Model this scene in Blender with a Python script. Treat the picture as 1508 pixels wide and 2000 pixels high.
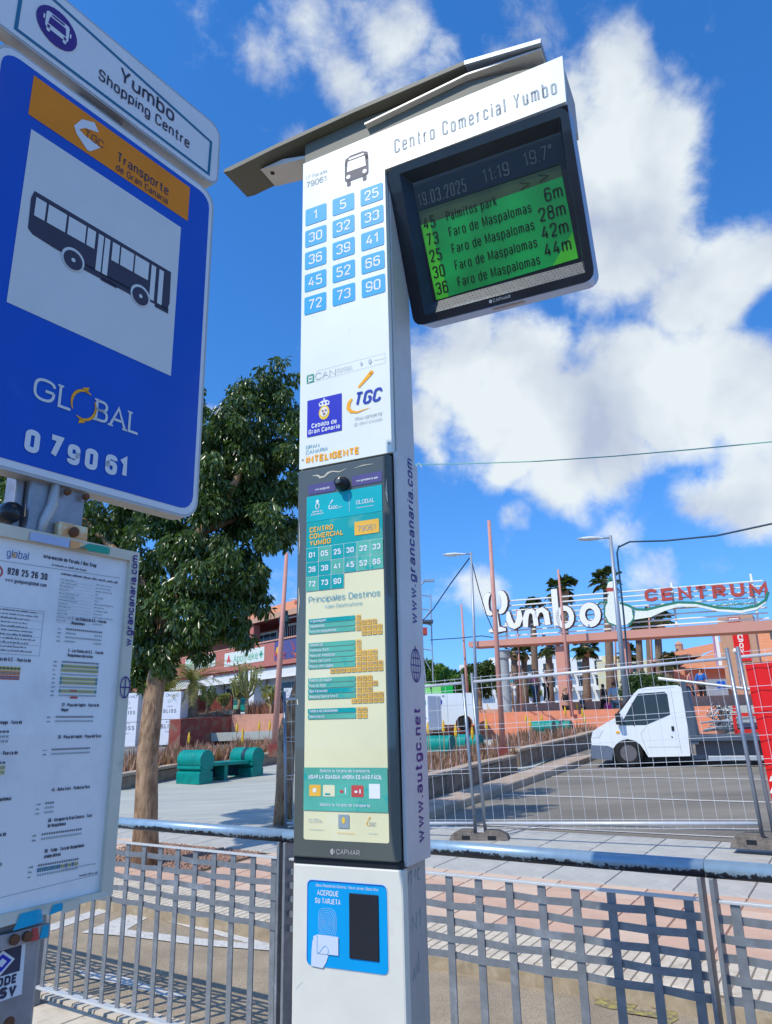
import bpy, bmesh, math, random
import numpy as np
from mathutils import Vector, Matrix
for o in list(bpy.data.objects): bpy.data.objects.remove(o)
S = bpy.context.scene; COL = S.collection
R = math.radians
# ------------------------------------------------------------------ camera
F = 1428.0; CX, CY = 754.0, 1000.0; H = 1.58
U_ = np.array([648-754, 1000+3858, -F]); U_ = U_/np.linalg.norm(U_)
Y_ = np.array([0, 0, -1.0]); Y_ = Y_-Y_.dot(U_)*U_; Y_ /= np.linalg.norm(Y_); X_ = np.cross(Y_, U_)
RM = np.array([X_, Y_, U_])                       # camera axes -> world
cam = bpy.data.cameras.new('camera'); camo = bpy.data.objects.new('camera', cam); COL.objects.link(camo)
camo.matrix_world = Matrix.Translation((0, 0, H)) @ Matrix(RM.tolist()).to_4x4()
cam.sensor_fit = 'VERTICAL'; cam.sensor_height = 24.0; cam.lens = 24.0*F/2000
cam.clip_start = 0.05; cam.clip_end = 2000
S.camera = camo
def ray(x, y): return RM @ np.array([x-CX, CY-y, -F])
def at(x, y, Y): d = ray(x, y); return np.array([0, 0, H])+d*(Y/d[1])
# ------------------------------------------------------------------ sun, sky, exposure
SUN_EL = R(50.5); SUN_DIR = np.array([-0.76*math.cos(SUN_EL), -0.65*math.cos(SUN_EL), math.sin(SUN_EL)])
sl = bpy.data.lights.new('sun', 'SUN'); sl.energy = 2.85; sl.angle = R(0.55); sl.color = (1, 0.94, 0.83)
so = bpy.data.objects.new('sun', sl); COL.objects.link(so)
so.rotation_euler = Vector(SUN_DIR.tolist()).to_track_quat('Z', 'Y').to_euler()
S.view_settings.view_transform = 'Standard'; S.view_settings.look = 'None'
S.view_settings.exposure = 0.44; S.view_settings.gamma = 1.0; S.view_settings.use_curve_mapping = False
W = bpy.data.worlds.new('World'); S.world = W; W.use_nodes = True
nt = W.node_tree; nt.nodes.clear()
def node(nt, t, ins=None, **kw):
    n = nt.nodes.new(t)
    for k, v in kw.items(): setattr(n, k, v)
    for k, v in (ins or {}).items():
        if isinstance(v, bpy.types.NodeSocket): nt.links.new(v, n.inputs[k])
        else: n.inputs[k].default_value = v
    return n
def mth(nt, op, a, b=None, c=None, clamp=False):
    n = nt.nodes.new('ShaderNodeMath'); n.operation = op; n.use_clamp = clamp
    for i, v in enumerate((a, b, c)):
        if v is None: continue
        if isinstance(v, bpy.types.NodeSocket): nt.links.new(v, n.inputs[i])
        else: n.inputs[i].default_value = v
    return n.outputs[0]
def build_sky():
    sky = node(nt, 'ShaderNodeTexSky', sky_type='NISHITA', sun_disc=False, sun_elevation=SUN_EL,
               sun_rotation=math.atan2(SUN_DIR[0], SUN_DIR[1]), air_density=1.0, dust_density=0.15, ozone_density=3.5, altitude=300)
    tc = node(nt, 'ShaderNodeTexCoord'); D = tc.outputs['Generated']
    lift = node(nt, 'ShaderNodeVectorMath', {0: D, 1: (1, 1, .82), 2: (0, 0, .16)}, operation='MULTIPLY_ADD')
    nt.links.new(lift.outputs[0], sky.inputs[0])
    # saturated Atlantic blue
    hs = node(nt, 'ShaderNodeHueSaturation', {'Hue': 0.506, 'Saturation': 1.30, 'Value': 2.0, 'Color': sky.outputs[0]})
    blobs = []
    rnd = random.Random(5)
    def B(px, py, r, w=1.0):
        d = ray(px, py); d = d/np.linalg.norm(d); blobs.append((tuple(d), r/F*0.86, w))
    for a in [(520,110,90,.5),(640,60,130,.62),(760,60,120,.72),(700,150,120,.7),(850,90,80,.5),(1000,60,90,.45),(560,280,50,.42),(800,180,90,.6),
              (1100,230,120,.75),(1200,140,100,.85),(1250,250,140,.95),(1180,380,200,1.1),(1280,350,110,.9),(1220,460,150,.95),(1380,560,150,1),(1470,520,110,.9),(1330,480,60,.5),
              (900,680,120,.9),(1010,720,140,1.05),(1100,820,170,1.1),(960,800,140,1.05),(880,760,110,.95),(1250,780,170,1.1),(1370,760,170,1.1),(1470,800,150,1),(1100,930,110,.95),
              (1200,900,110,.9),(1480,960,130,1),(1400,960,100,.85),(860,700,110,.8),(840,860,70,.75),(1040,670,90,.7),(1180,690,80,.6),(1480,720,70,.7),(830,830,80,.8),(960,620,60,.6),(1010,890,90,.9),
              (940,1150,75,.55),(990,1080,60,.4),(1020,1020,60,.42),(1280,1120,90,.5),(1220,1030,70,.4),(1400,1100,80,.45),(410,790,40,.55),(400,850,40,.5),(1000,-260,200,.7),(600,-250,200,.6)]:
        B(*a)
    for k in range(26):      # the clouds go on round the rest of the sky
        az = rnd.uniform(0, 6.283); el = rnd.uniform(0.12, 1.1)
        d = (math.sin(az)*math.cos(el), math.cos(az)*math.cos(el), math.sin(el))
        if d[1] > 0.55: continue
        blobs.append((d, rnd.uniform(.1, .24), rnd.uniform(.5, 1)))
    # domain warp
    wn = node(nt, 'ShaderNodeTexNoise', {'Vector': D, 'Scale': 7.0, 'Detail': 3.0, 'Roughness': 0.55})
    wv = node(nt, 'ShaderNodeVectorMath', {0: wn.outputs['Color'], 1: (0.5, 0.5, 0.5)}, operation='SUBTRACT')
    ws = node(nt, 'ShaderNodeVectorMath', {0: wv.outputs[0], 3: 0.10}, operation='SCALE')
    DW = node(nt, 'ShaderNodeVectorMath', {0: D, 1: ws.outputs[0]}, operation='ADD').outputs[0]
    acc = None
    for c, r, w in blobs:
        ds = node(nt, 'ShaderNodeVectorMath', {0: DW, 1: c}, operation='DISTANCE').outputs['Value']
        m = node(nt, 'ShaderNodeMapRange', {0: ds, 1: 0.0, 2: r*1.45, 3: w, 4: 0.0}, interpolation_type='SMOOTHSTEP').outputs[0]
        acc = m if acc is None else mth(nt, 'SMOOTH_MAX', acc, m, 0.12)
    # flatten direction for cloud detail
    fb = node(nt, 'ShaderNodeTexNoise', {'Vector': D, 'Scale': 9.0, 'Detail': 9.0, 'Roughness': 0.6, 'Distortion': 0.25})
    fine = node(nt, 'ShaderNodeTexNoise', {'Vector': D, 'Scale': 30.0, 'Detail': 7.0, 'Roughness': 0.62, 'Distortion': 0.5})
    dens = mth(nt, 'ADD', acc, mth(nt, 'MULTIPLY', mth(nt, 'SUBTRACT', fb.outputs[0], 0.5), 1.15))
    dens = mth(nt, 'ADD', dens, mth(nt, 'MULTIPLY', mth(nt, 'SUBTRACT', fine.outputs[0], 0.5), 0.42))
    alpha = node(nt, 'ShaderNodeMapRange', {0: dens, 1: 0.22, 2: 0.72, 3: 0.0, 4: 0.97}, interpolation_type='SMOOTHSTEP').outputs[0]
    # cloud shade: thick middles and undersides turn grey
    D2 = node(nt, 'ShaderNodeVectorMath', {0: D, 1: (0.03, 0.0, -0.045)}, operation='ADD').outputs[0]
    sh = node(nt, 'ShaderNodeTexNoise', {'Vector': D2, 'Scale': 6.0, 'Detail': 3.5, 'Roughness': 0.5, 'Distortion': 0.25})
    rel = mth(nt, 'SUBTRACT', sh.outputs[0], fb.outputs[0])
    lit = mth(nt, 'ADD', 0.66, mth(nt, 'MULTIPLY', rel, -1.1))
    lit = mth(nt, 'SUBTRACT', lit, mth(nt, 'MULTIPLY', mth(nt, 'SUBTRACT', sh.outputs[0], 0.5), 2.4), clamp=True)
    ccol = node(nt, 'ShaderNodeMix', {0: lit, 6: (0.36, 0.41, 0.52, 1), 7: (0.62, 0.67, 0.69, 1)}, data_type='RGBA')
    # work in display-like units: sky scaled by 0.1
    bg1 = node(nt, 'ShaderNodeBackground', {'Color': hs.outputs[0], 'Strength': 0.095})
    bg2 = node(nt, 'ShaderNodeBackground', {'Color': ccol.outputs[2], 'Strength': 1.0})
    mx = node(nt, 'ShaderNodeMixShader', {0: alpha, 1: bg1.outputs[0], 2: bg2.outputs[0]})
    out = node(nt, 'ShaderNodeOutputWorld', {0: mx.outputs[0]})
build_sky()
# ------------------------------------------------------------------ terrain: axes along (a) and away (n) from the guard rail
AX = np.array([.8387, -.5446, 0]); NX = np.array([.5446, .8387, 0])
def gz(a, n):
    z = -0.105
    if n > 0: z += .035*min(n, 18)
    if n > 18: z += .05*(min(n, 36)-18)
    if a < -12: z += .016*min(-a-12, 40)
    return z
def gp(a, n, dz=0.0): p = a*AX+n*NX; return np.array([p[0], p[1], gz(a, n)+dz])
def hit(px, py):
    d = ray(px, py); c = np.array([0, 0, H]); lo = None
    t = 0.001
    for i in range(4000):
        p = c+d*t
        if p[2] < gz(p@AX, p@NX): break
        lo = t; t *= 1.01
        if t*d[1] > 60: return at(px, py, 60.0)
    hi = t
    for i in range(30):
        m = (lo+hi)/2; p = c+d*m
        if p[2] < gz(p@AX, p@NX): hi = m
        else: lo = m
    return c+d*hi
def dbg(*a): pass
def han(px, py): p = hit(px, py); return float(p@AX), float(p@NX)
ROT_A = math.atan2(AX[1], AX[0])
# ------------------------------------------------------------------ materials
def M(name, col, rough=0.6, metal=0.0, var=0.06, scale=8.0, bump=0.0, bscale=None, spec=0.3, dirt=None, dscale=3.0, dth=(0.5, 0.7), coat=0.0, stretch=None):
    m = bpy.data.materials.new(name); m.use_nodes = True; t = m.node_tree
    b = t.nodes['Principled BSDF']; b.inputs['Roughness'].default_value = rough; b.inputs['Metallic'].default_value = metal
    b.inputs['Specular IOR Level'].default_value = spec; b.inputs['Coat Weight'].default_value = coat
    c = tuple(col)+(1,)
    tc = node(t, 'ShaderNodeTexCoord'); V = tc.outputs['Object']
    if stretch: V = node(t, 'ShaderNodeMapping', {0: V, 3: stretch}).outputs[0]
    n = node(t, 'ShaderNodeTexNoise', {'Vector': V, 'Scale': scale, 'Detail': 5.0, 'Roughness': 0.6})
    f = node(t, 'ShaderNodeMapRange', {0: n.outputs[0], 1: .3, 2: .7, 3: 1-var*1.6, 4: 1+var}).outputs[0]
    mul = node(t, 'ShaderNodeVectorMath', {0: c[:3], 3: f}, operation='SCALE')
    last = mul.outputs[0]
    if dirt:
        n2 = node(t, 'ShaderNodeTexNoise', {'Vector': V, 'Scale': dscale, 'Detail': 8.0, 'Roughness': 0.65})
        k = node(t, 'ShaderNodeMapRange', {0: n2.outputs[0], 1: dth[0], 2: dth[1]}).outputs[0]
        last = node(t, 'ShaderNodeMix', {0: k, 6: last, 7: tuple(dirt)+(1,)}, data_type='RGBA').outputs[2]
    t.links.new(last, b.inputs['Base Color'])
    if bump:
        n3 = node(t, 'ShaderNodeTexNoise', {'Vector': V, 'Scale': bscale or scale*6, 'Detail': 4.0})
        bp = node(t, 'ShaderNodeBump', {'Strength': bump, 'Distance': 0.02, 'Height': n3.outputs[0]})
        t.links.new(bp.outputs[0], b.inputs['Normal'])
    return m
def MI(m, k): return m.node_tree.nodes['Principled BSDF'].inputs[k]
white = M('white_paint', (.72, .74, .68), .32, var=.035, scale=3, coat=.2, dirt=(.55, .56, .48), dscale=1.2, dth=(.62, .85))
cream_paint = M('cabinet_paint', (.72, .70, .58), .38, var=.05, scale=4, dirt=(.5, .46, .36), dscale=5, dth=(.6, .85))
beam_w = M('beam_white', (.80, .83, .74), .35, var=.03, scale=3, dirt=(.66, .68, .58), dscale=2.2, dth=(.55, .8))
side_grey = M('side_alu', (.47, .44, .39), .55, .1, var=.06, scale=6, stretch=(6, 6, .6))
strip_w = M('edge_alu', (.66, .63, .58), .45, .1, var=.05)
dark = M('groove_black', (.015, .017, .02), .5)
gloss_dark = M('glass_border', (.10, .115, .10), .12, var=.1, scale=2, coat=.5)
cyan = M('tile_cyan', (.0, .36, .70), .45, var=.03)
ink = M('ink_dark', (.05, .05, .085), .5, var=.1)
ink_lt = M('ink_grey', (.30, .36, .38), .5, var=.1)
ink_vlt = M('ink_faded', (.48, .54, .54), .5)
printw = M('print_white', (.78, .80, .80), .4, var=.02)
cab_blue = M('cabildo_blue', (.02, .03, .45), .4, var=.03)
tgc_or = M('tgc_orange', (.95, .42, .01), .4, var=.03)
tgc_bl = M('tgc_blue', (.01, .05, .40), .4)
crest_y = M('crest_yellow', (.85, .58, .05), .4); crest_r = M('crest_detail', (.35, .18, .15), .5)
teal_t = M('text_teal', (.12, .38, .50), .4)
poster = M('poster_cream', (.78, .74, .44), .4, coat=.35, var=.05, scale=3, dirt=(.80, .78, .56), dscale=2.5)
teal = M('poster_teal', (.0, .34, .33), .45, var=.06, scale=4, dirt=(.12, .42, .33), dscale=7, dth=(.5, .62))
teal2 = M('poster_green', (.10, .44, .32), .45, var=.1, scale=9, dirt=(.0, .36, .33), dscale=14, dth=(.58, .66))
poster_or = M('poster_orange', (.85, .48, .06), .5, var=.08)
purple = M('poster_purple', (.09, .08, .22), .4)
blue_r = M('reader_blue', (.0, .33, .68), .35, var=.03)
blue_rd = M('reader_edge', (.0, .10, .40), .4)
hand_w = M('hand_white', (.58, .66, .74), .5, var=.02)
screen_off = M('screen_dark', (.022, .025, .032), .22)
bezel_m = M('bezel_black', (.012, .014, .02), .28, var=.2, coat=.3)
bezel_in = M('bezel_inner', (.035, .05, .065), .35, .3, var=.15)
alu_box = M('display_alu', (.42, .45, .52), .38, .35, var=.05, scale=3)
roof_g = M('roof_grey', (.15, .15, .115), .55, .0, var=.08, scale=3)
roof_b = M('roof_blue_grey', (.34, .38, .42), .45, .3, var=.05)
purple_txt = M('web_ink', (.045, .02, .22), .4)
lbl = M('label_brown', (.42, .34, .28), .6)
marker = M('graffiti_teal', (.05, .30, .33), .5)
peel = M('peeled_glue', (.62, .58, .44), .7, var=.12, scale=60)
sign_blue = M('sign_blue', (.0, .085, .52), .4, var=.06, scale=2, coat=.15, dirt=(.02, .13, .52), dscale=6, dth=(.6, .8))
sign_w = M('sign_white', (.74, .77, .79), .4, var=.03)
sign_or = M('sign_orange', (.85, .25, .0), .4, var=.05)
sign_edge = M('sign_alu', (.50, .50, .49), .45, .35, var=.07, dirt=(.38, .36, .32), dscale=9, dth=(.55, .75))
bdr_teal = M('border_teal', (.01, .16, .30), .4)
post_m = M('galvanised', (.34, .35, .38), .42, .6, var=.18, scale=14, dirt=(.24, .22, .21), dscale=6)
frame_beige = M('case_frame', (.66, .63, .50), .45, .1, var=.07, scale=5, dirt=(.36, .35, .29), dscale=12, dth=(.55, .8))
paper = M('timetable_paper', (.86, .85, .82), .35, var=.04, scale=2.5, coat=.6, dirt=(.66, .66, .66), dscale=4)
txt_g = M('print_black', (.07, .07, .10), .6)
red_ink = M('print_red', (.55, .08, .07), .5); yel_ink = M('print_yellow', (.70, .62, .18), .5); grn_ink = M('print_green', (.05, .32, .28), .5); blu_ink = M('print_blue', (.08, .16, .42), .5)
stk_blue = M('sticker_cyan', (.0, .38, .60), .4, dirt=(.45, .50, .52), dscale=20); stk_green = M('sticker_green', (.02, .36, .24), .4, dirt=(.5, .52, .42), dscale=18, dth=(.55, .6))
stk_or = M('sticker_orange', (.80, .40, .15), .5, dirt=(.75, .68, .45), dscale=22, dth=(.45, .55))
rust = M('rust', (.16, .07, .035), .8, var=.3, scale=40)
rail_m = M('rail_steel', (.235, .25, .255), .45, .35, var=.12, scale=20, dirt=(.36, .38, .40), dscale=7, dth=(.55, .72))
def pipe_mat():
    m = M('pipe_worn', (.30, .42, .50), .35, .35, var=.08, scale=20)
    t = m.node_tree; b = t.nodes['Principled BSDF']
    g = node(t, 'ShaderNodeNewGeometry'); tc = node(t, 'ShaderNodeTexCoord')
    s = node(t, 'ShaderNodeSeparateXYZ', {0: tc.outputs['Object']})
    n = node(t, 'ShaderNodeTexNoise', {'Vector': tc.outputs['Object'], 'Scale': 45.0, 'Detail': 6.0, 'Roughness': .7})
    # scuffed dark paint on the flank of the pipe, bare metal on its crown
    h = node(t, 'ShaderNodeMapRange', {0: s.outputs[2], 1: -.014, 2: .012}).outputs[0]
    n9 = node(t, 'ShaderNodeTexNoise', {'Vector': tc.outputs['Object'], 'Scale': 2.2, 'Detail': 3.0})
    k = mth(t, 'ADD', h, mth(t, 'MULTIPLY', mth(t, 'SUBTRACT', n.outputs[0], .5), 2.2))
    k = mth(t, 'ADD', k, mth(t, 'MULTIPLY', mth(t, 'SUBTRACT', n9.outputs[0], .42), 2.0))
    k = node(t, 'ShaderNodeMapRange', {0: k, 1: .42, 2: .55}).outputs[0]
    old = b.inputs['Base Color'].links[0].from_socket
    mx = node(t, 'ShaderNodeMix', {0: k, 6: (.03, .035, .045, 1), 7: old}, data_type='RGBA')
    t.links.new(mx.outputs[2], b.inputs['Base Color']); return m
pipe_m = pipe_mat()
asph = M('asphalt', (.115, .105, .09), .92, var=.14, scale=2, bump=.25, bscale=140, dirt=(.155, .14, .115), dscale=260, dth=(.52, .6))
lane_m = M('bike_lane', (.46, .37, .25), .95, var=.16, scale=3, bump=.6, bscale=120, dirt=(.19, .155, .11), dscale=190, dth=(.48, .62))
street_m = M('street_asphalt', (.15, .145, .14), .95, var=.1, scale=2, dirt=(.19, .18, .17), dscale=5)
park_m = M('parking_asphalt', (.25, .225, .18), .92, var=.26, scale=.8, bump=.2, bscale=120, dirt=(.20, .18, .15), dscale=90, dth=(.5, .65), stretch=(.4, 1, 1))
conc = M('plaza_concrete', (.44, .45, .385), .85, var=.09, scale=1.2, bump=.1, bscale=20, dirt=(.34, .35, .33), dscale=3, stretch=(.35, 1.6, 1))
slab_g = M('slab_grey', (.47, .46, .405), .8, var=.09, scale=2.5, dirt=(.36, .35, .33), dscale=6)
slab_p = M('slab_pink', (.60, .40, .28), .85, var=.11, scale=3, dirt=(.54, .33, .22), dscale=4)
slab_p2 = M('slab_pink_pale', (.64, .47, .34), .85, var=.09, scale=3)
slab_c = M('slab_cream', (.62, .54, .41), .85, var=.09, scale=5, dirt=(.42, .35, .25), dscale=9)
joint = M('joint_sand', (.22, .18, .13), .95, var=.15, scale=20)
kerb_y = M('kerb_stone', (.38, .30, .19), .9, var=.15, scale=9, dirt=(.46, .38, .26), dscale=15)
paintw = M('road_paint', (.62, .60, .54), .8, var=.08, scale=10, dirt=(.33, .30, .24), dscale=40, dth=(.52, .66))
paint_y = M('old_yellow_paint', (.42, .35, .10), .9, var=.1, dirt=(.20, .165, .11), dscale=25, dth=(.4, .56))
stone = M('wall_stone', (.26, .19, .14), .92, var=.2, scale=4, bump=.5, bscale=25, dirt=(.38, .29, .20), dscale=7)
stone_c = M('wall_cap_stone', (.44, .34, .25), .9, var=.14, scale=5, bump=.3, bscale=25)
soil = M('soil', (.10, .06, .035), .98, var=.2, scale=6)
gravel_m = M('gravel', (.40, .24, .17), .9, var=.3, scale=30)
bark = M('bark', (.40, .26, .15), .92, var=.3, scale=7, bump=1.0, bscale=22, dirt=(.19, .115, .065), dscale=13, dth=(.46, .6), stretch=(1, 1, .3))
pbark = M('palm_bark', (.22, .16, .11), .95, var=.25, scale=6, bump=.6, bscale=14, stretch=(1, 1, 3))
bench_g = M('bench_green', (.0, .25, .20), .42, var=.07, scale=5, dirt=(.0, .17, .15), dscale=3)
bench_d = M('bench_band', (.01, .045, .07), .5)
pinkpole = M('flagpole_pink', (.56, .27, .21), .5, var=.06)
greypole = M('lamp_grey', (.36, .40, .44), .45, .4, var=.07)
lampw = M('lamp_white', (.72, .72, .68), .4)
fence_m = M('fence_zinc', (.30, .34, .38), .4, .6, var=.12, scale=10)
wire_m = M('wire_zinc', (.66, .68, .68), .4, .3, var=.06)
cfoot = M('fence_foot_concrete', (.20, .17, .14), .95, var=.25, scale=12, bump=.6, bscale=40)
pinkwall = M('wall_salmon', (.60, .30, .20), .85, var=.06, scale=2, dirt=(.5, .24, .16), dscale=5)
redwall = M('wall_red', (.27, .065, .05), .85, var=.2, scale=3, dirt=(.20, .12, .08), dscale=3, dth=(.5, .6))
steps_m = M('steps_terracotta', (.66, .27, .15), .85, var=.06, scale=3)
beam_p = M('gate_salmon', (.60, .29, .21), .8, var=.05, scale=.8)
col_g = M('column_grey', (.36, .39, .37), .7, var=.06)
letter_w = M('letter_white', (.82, .80, .72), .4, var=.02); letter_r = M('letter_red', (.45, .07, .05), .45); letter_dk = M('letter_edge', (.16, .09, .07), .5)
bird_w = M('emblem_white', (.78, .80, .70), .45); bird_g = M('emblem_green', (.03, .20, .12), .45)
tile_roof = M('roof_tiles', (.66, .26, .12), .85, var=.12, scale=2, bump=.3, stretch=(1, 4, 1), dirt=(.55, .20, .09), dscale=6)
tanwall = M('pillar_tan', (.52, .31, .20), .85, var=.06)
bannerr = M('banner_red', (.72, .01, .01), .5, var=.08, scale=2, bump=.15, bscale=3, stretch=(2, 2, .3))
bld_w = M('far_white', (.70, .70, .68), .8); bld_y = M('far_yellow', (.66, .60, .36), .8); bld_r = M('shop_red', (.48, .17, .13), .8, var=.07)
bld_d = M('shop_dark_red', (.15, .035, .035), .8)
glass_d = M('window_glass', (.03, .045, .05), .08); shut = M('shutter_white', (.66, .67, .62), .6)
sgn_lit = M('shop_sign', (.68, .72, .62), .4, var=.02); sgn_green = M('shop_sign_green', (.18, .50, .30), .5); sgn_red = M('shop_sign_red', (.75, .04, .06), .5)
truck_w = M('van_white', (.78, .80, .77), .28, var=.02, scale=2, coat=.4); bump_g = M('bumper_grey', (.13, .16, .21), .6); tyre = M('tyre', (.018, .018, .018), .85); hub = M('hub_steel', (.17, .155, .15), .5, .4)
bed_b = M('bed_slate', (.075, .10, .13), .5); red_p = M('machine_red', (.62, .03, .02), .4); steel_l = M('light_steel', (.50, .53, .52), .4, .4)
blue_pl = M('plastic_blue', (.01, .12, .62), .4); green_lt = M('hoarding_lime', (.22, .60, .16), .6, var=.06); green_dk = M('hoarding_green', (.0, .36, .05), .5)
board_w = M('hoarding_white', (.72, .74, .76), .55, var=.03)
rope_g = M('rope_green', (.20, .52, .42), .6); cable_m = M('cable_dark', (.02, .06, .10), .6)
def leafmat(name, col, rough=.38, sub=.0, var=.5):
    m = bpy.data.materials.new(name); m.use_nodes = True; t = m.node_tree; b = t.nodes['Principled BSDF']
    a = node(t, 'ShaderNodeAttribute', attribute_name='tone')
    f = node(t, 'ShaderNodeMapRange', {0: a.outputs['Fac'], 1: 0., 2: 1., 3: 1-var, 4: 1+var}).outputs[0]
    mul = node(t, 'ShaderNodeVectorMath', {0: col, 3: f}, operation='SCALE')
    t.links.new(mul.outputs[0], b.inputs['Base Color']); b.inputs['Roughness'].default_value = rough
    tr = node(t, 'ShaderNodeBsdfTranslucent', {'Color': (col[0]*1.8, col[1]*2.2, col[2]*.8, 1)})
    mx = node(t, 'ShaderNodeMixShader', {0: .22, 1: b.outputs[0], 2: tr.outputs[0]})
    t.links.new(mx.outputs[0], t.nodes['Material Output'].inputs[0]); return m
leaf_m = leafmat('ficus_leaf', (.066, .108, .026), .28, var=.65)
shrub_m = leafmat('shrub_leaf', (.10, .19, .03), .5); hedge_m = leafmat('hedge_leaf', (.07, .12, .03), .5)
frond_m = leafmat('palm_frond', (.09, .13, .035), .5); frond_y = leafmat('date_frond', (.20, .19, .05), .5)
aloe_m = leafmat('aloe_leaf', (.36, .20, .14), .55, var=.35); flower_m = M('aloe_flower', (.75, .45, .03), .6); dry_m = M('dry_stalk', (.38, .28, .16), .8)
cactus_m = leafmat('euphorbia', (.26, .26, .08), .5)
skin_m = M('skin', (.50, .28, .19), .55)
# ------------------------------------------------------------------ mesh builder
class MB:
    def __init__(s): s.v = []; s.f = []; s.m = []; s.mats = []
    def mi(s, m):
        if m not in s.mats: s.mats.append(m)
        return s.mats.index(m)
    def add(s, vs, fs, m):
        k = len(s.v); s.v += [tuple(float(c) for c in v) for v in vs]; i = s.mi(m)
        for f in fs: s.f.append(tuple(k+q for q in f)); s.m.append(i)
        return s
    def box(s, x0, x1, y0, y1, z0, z1, m):
        v = [(x, y, z) for z in (z0, z1) for y in (y0, y1) for x in (x0, x1)]
        return s.add(v, [(0, 2, 3, 1), (4, 5, 7, 6), (0, 1, 5, 4), (2, 6, 7, 3), (0, 4, 6, 2), (1, 3, 7, 5)], m)
    def poly(s, pts, m): return s.add(pts, [tuple(range(len(pts)))], m)
    def prism(s, pts, y0, y1, m, fn=None, msides=None):
        """pts (x,z) counter-clockwise seen from -y; extruded from y0 to y1"""
        n = len(pts); fn = fn or (lambda x, y, z: (x, y, z))
        v = [fn(x, y0, z) for x, z in pts]+[fn(x, y1, z) for x, z in pts]
        s.add(v, [tuple(range(n)), tuple(range(2*n-1, n-1, -1))], m)
        s.add(v, [(i, i+n, (i+1) % n+n, (i+1) % n) for i in range(n)], msides or m)
        return s
    def tube(s, path, r, m, k=8, cap=True):
        path = [Vector(tuple(float(c) for c in p)) for p in path]; n = len(path)
        rs = r if isinstance(r, (list, tuple)) else [r]*n
        up = None; vs = []
        for i, p in enumerate(path):
            t = (path[min(i+1, n-1)]-path[max(i-1, 0)]).normalized()
            if up is None: up = t.orthogonal().normalized()
            up = (up-t*up.dot(t)).normalized(); b = t.cross(up)
            for j in range(k):
                a = 2*math.pi*j/k; vs.append(p+(up*math.cos(a)+b*math.sin(a))*rs[i])
        fs = [(i*k+j, i*k+(j+1) % k, (i+1)*k+(j+1) % k, (i+1)*k+j) for i in range(n-1) for j in range(k)]
        if cap: fs += [tuple(range(k-1, -1, -1)), tuple((n-1)*k+j for j in range(k))]
        return s.add(vs, fs, m)
    def lathe(s, prof, m, k=16, o=(0, 0, 0), axis='z', cap=True):
        vs = []
        for r, z in prof:
            for j in range(k):
                a = 2*math.pi*j/k; x, y = r*math.cos(a), r*math.sin(a)
                q = {'z': (x, y, z), 'y': (x, -z, y), 'x': (z, x, y)}[axis]
                vs.append((o[0]+q[0], o[1]+q[1], o[2]+q[2]))
        n = len(prof)
        fs = [(i*k+j, i*k+(j+1) % k, (i+1)*k+(j+1) % k, (i+1)*k+j) for i in range(n-1) for j in range(k)]
        if cap: fs += [tuple(range(k-1, -1, -1)), tuple((n-1)*k+j for j in range(k))]
        return s.add(vs, fs, m)
    def build(s, name, parent=None, smooth=False, bevel=0, mw=None, seg=2, **props):
        me = bpy.data.meshes.new(name); me.from_pydata(s.v, [], s.f)
        for m in s.mats: me.materials.append(m)
        me.polygons.foreach_set('material_index', s.m)
        if smooth: me.polygons.foreach_set('use_smooth', [True]*len(s.f))
        me.update()
        o = bpy.data.objects.new(name, me); COL.objects.link(o)
        if parent: o.parent = parent
        if mw is not None: o.matrix_world = mw
        if bevel:
            b = o.modifiers.new('b', 'BEVEL'); b.width = bevel; b.segments = seg; b.limit_method = 'ANGLE'; b.angle_limit = R(40); b.harden_normals = False
        for k, v in props.items(): o[k] = v
        return o
def tag(o, label=None, cat=None, group=None, kind=None):
    for k, v in (('label', label), ('category', cat), ('group', group), ('kind', kind)):
        if v: o[k] = v
    return o
def empty(name, loc, rz=0.0, label=None, cat=None, group=None, scale=1.0):
    o = bpy.data.objects.new(name, None); COL.objects.link(o); o.location = [float(c) for c in loc]; o.rotation_euler = (0, 0, rz)
    o.scale = (scale,)*3; o.empty_display_size = .1
    return tag(o, label, cat, group)
def copy_tree(o, parent=None):
    c = o.copy(); COL.objects.link(c); c.parent = parent
    for ch in list(o.children): copy_tree(ch, c)
    return c
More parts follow.
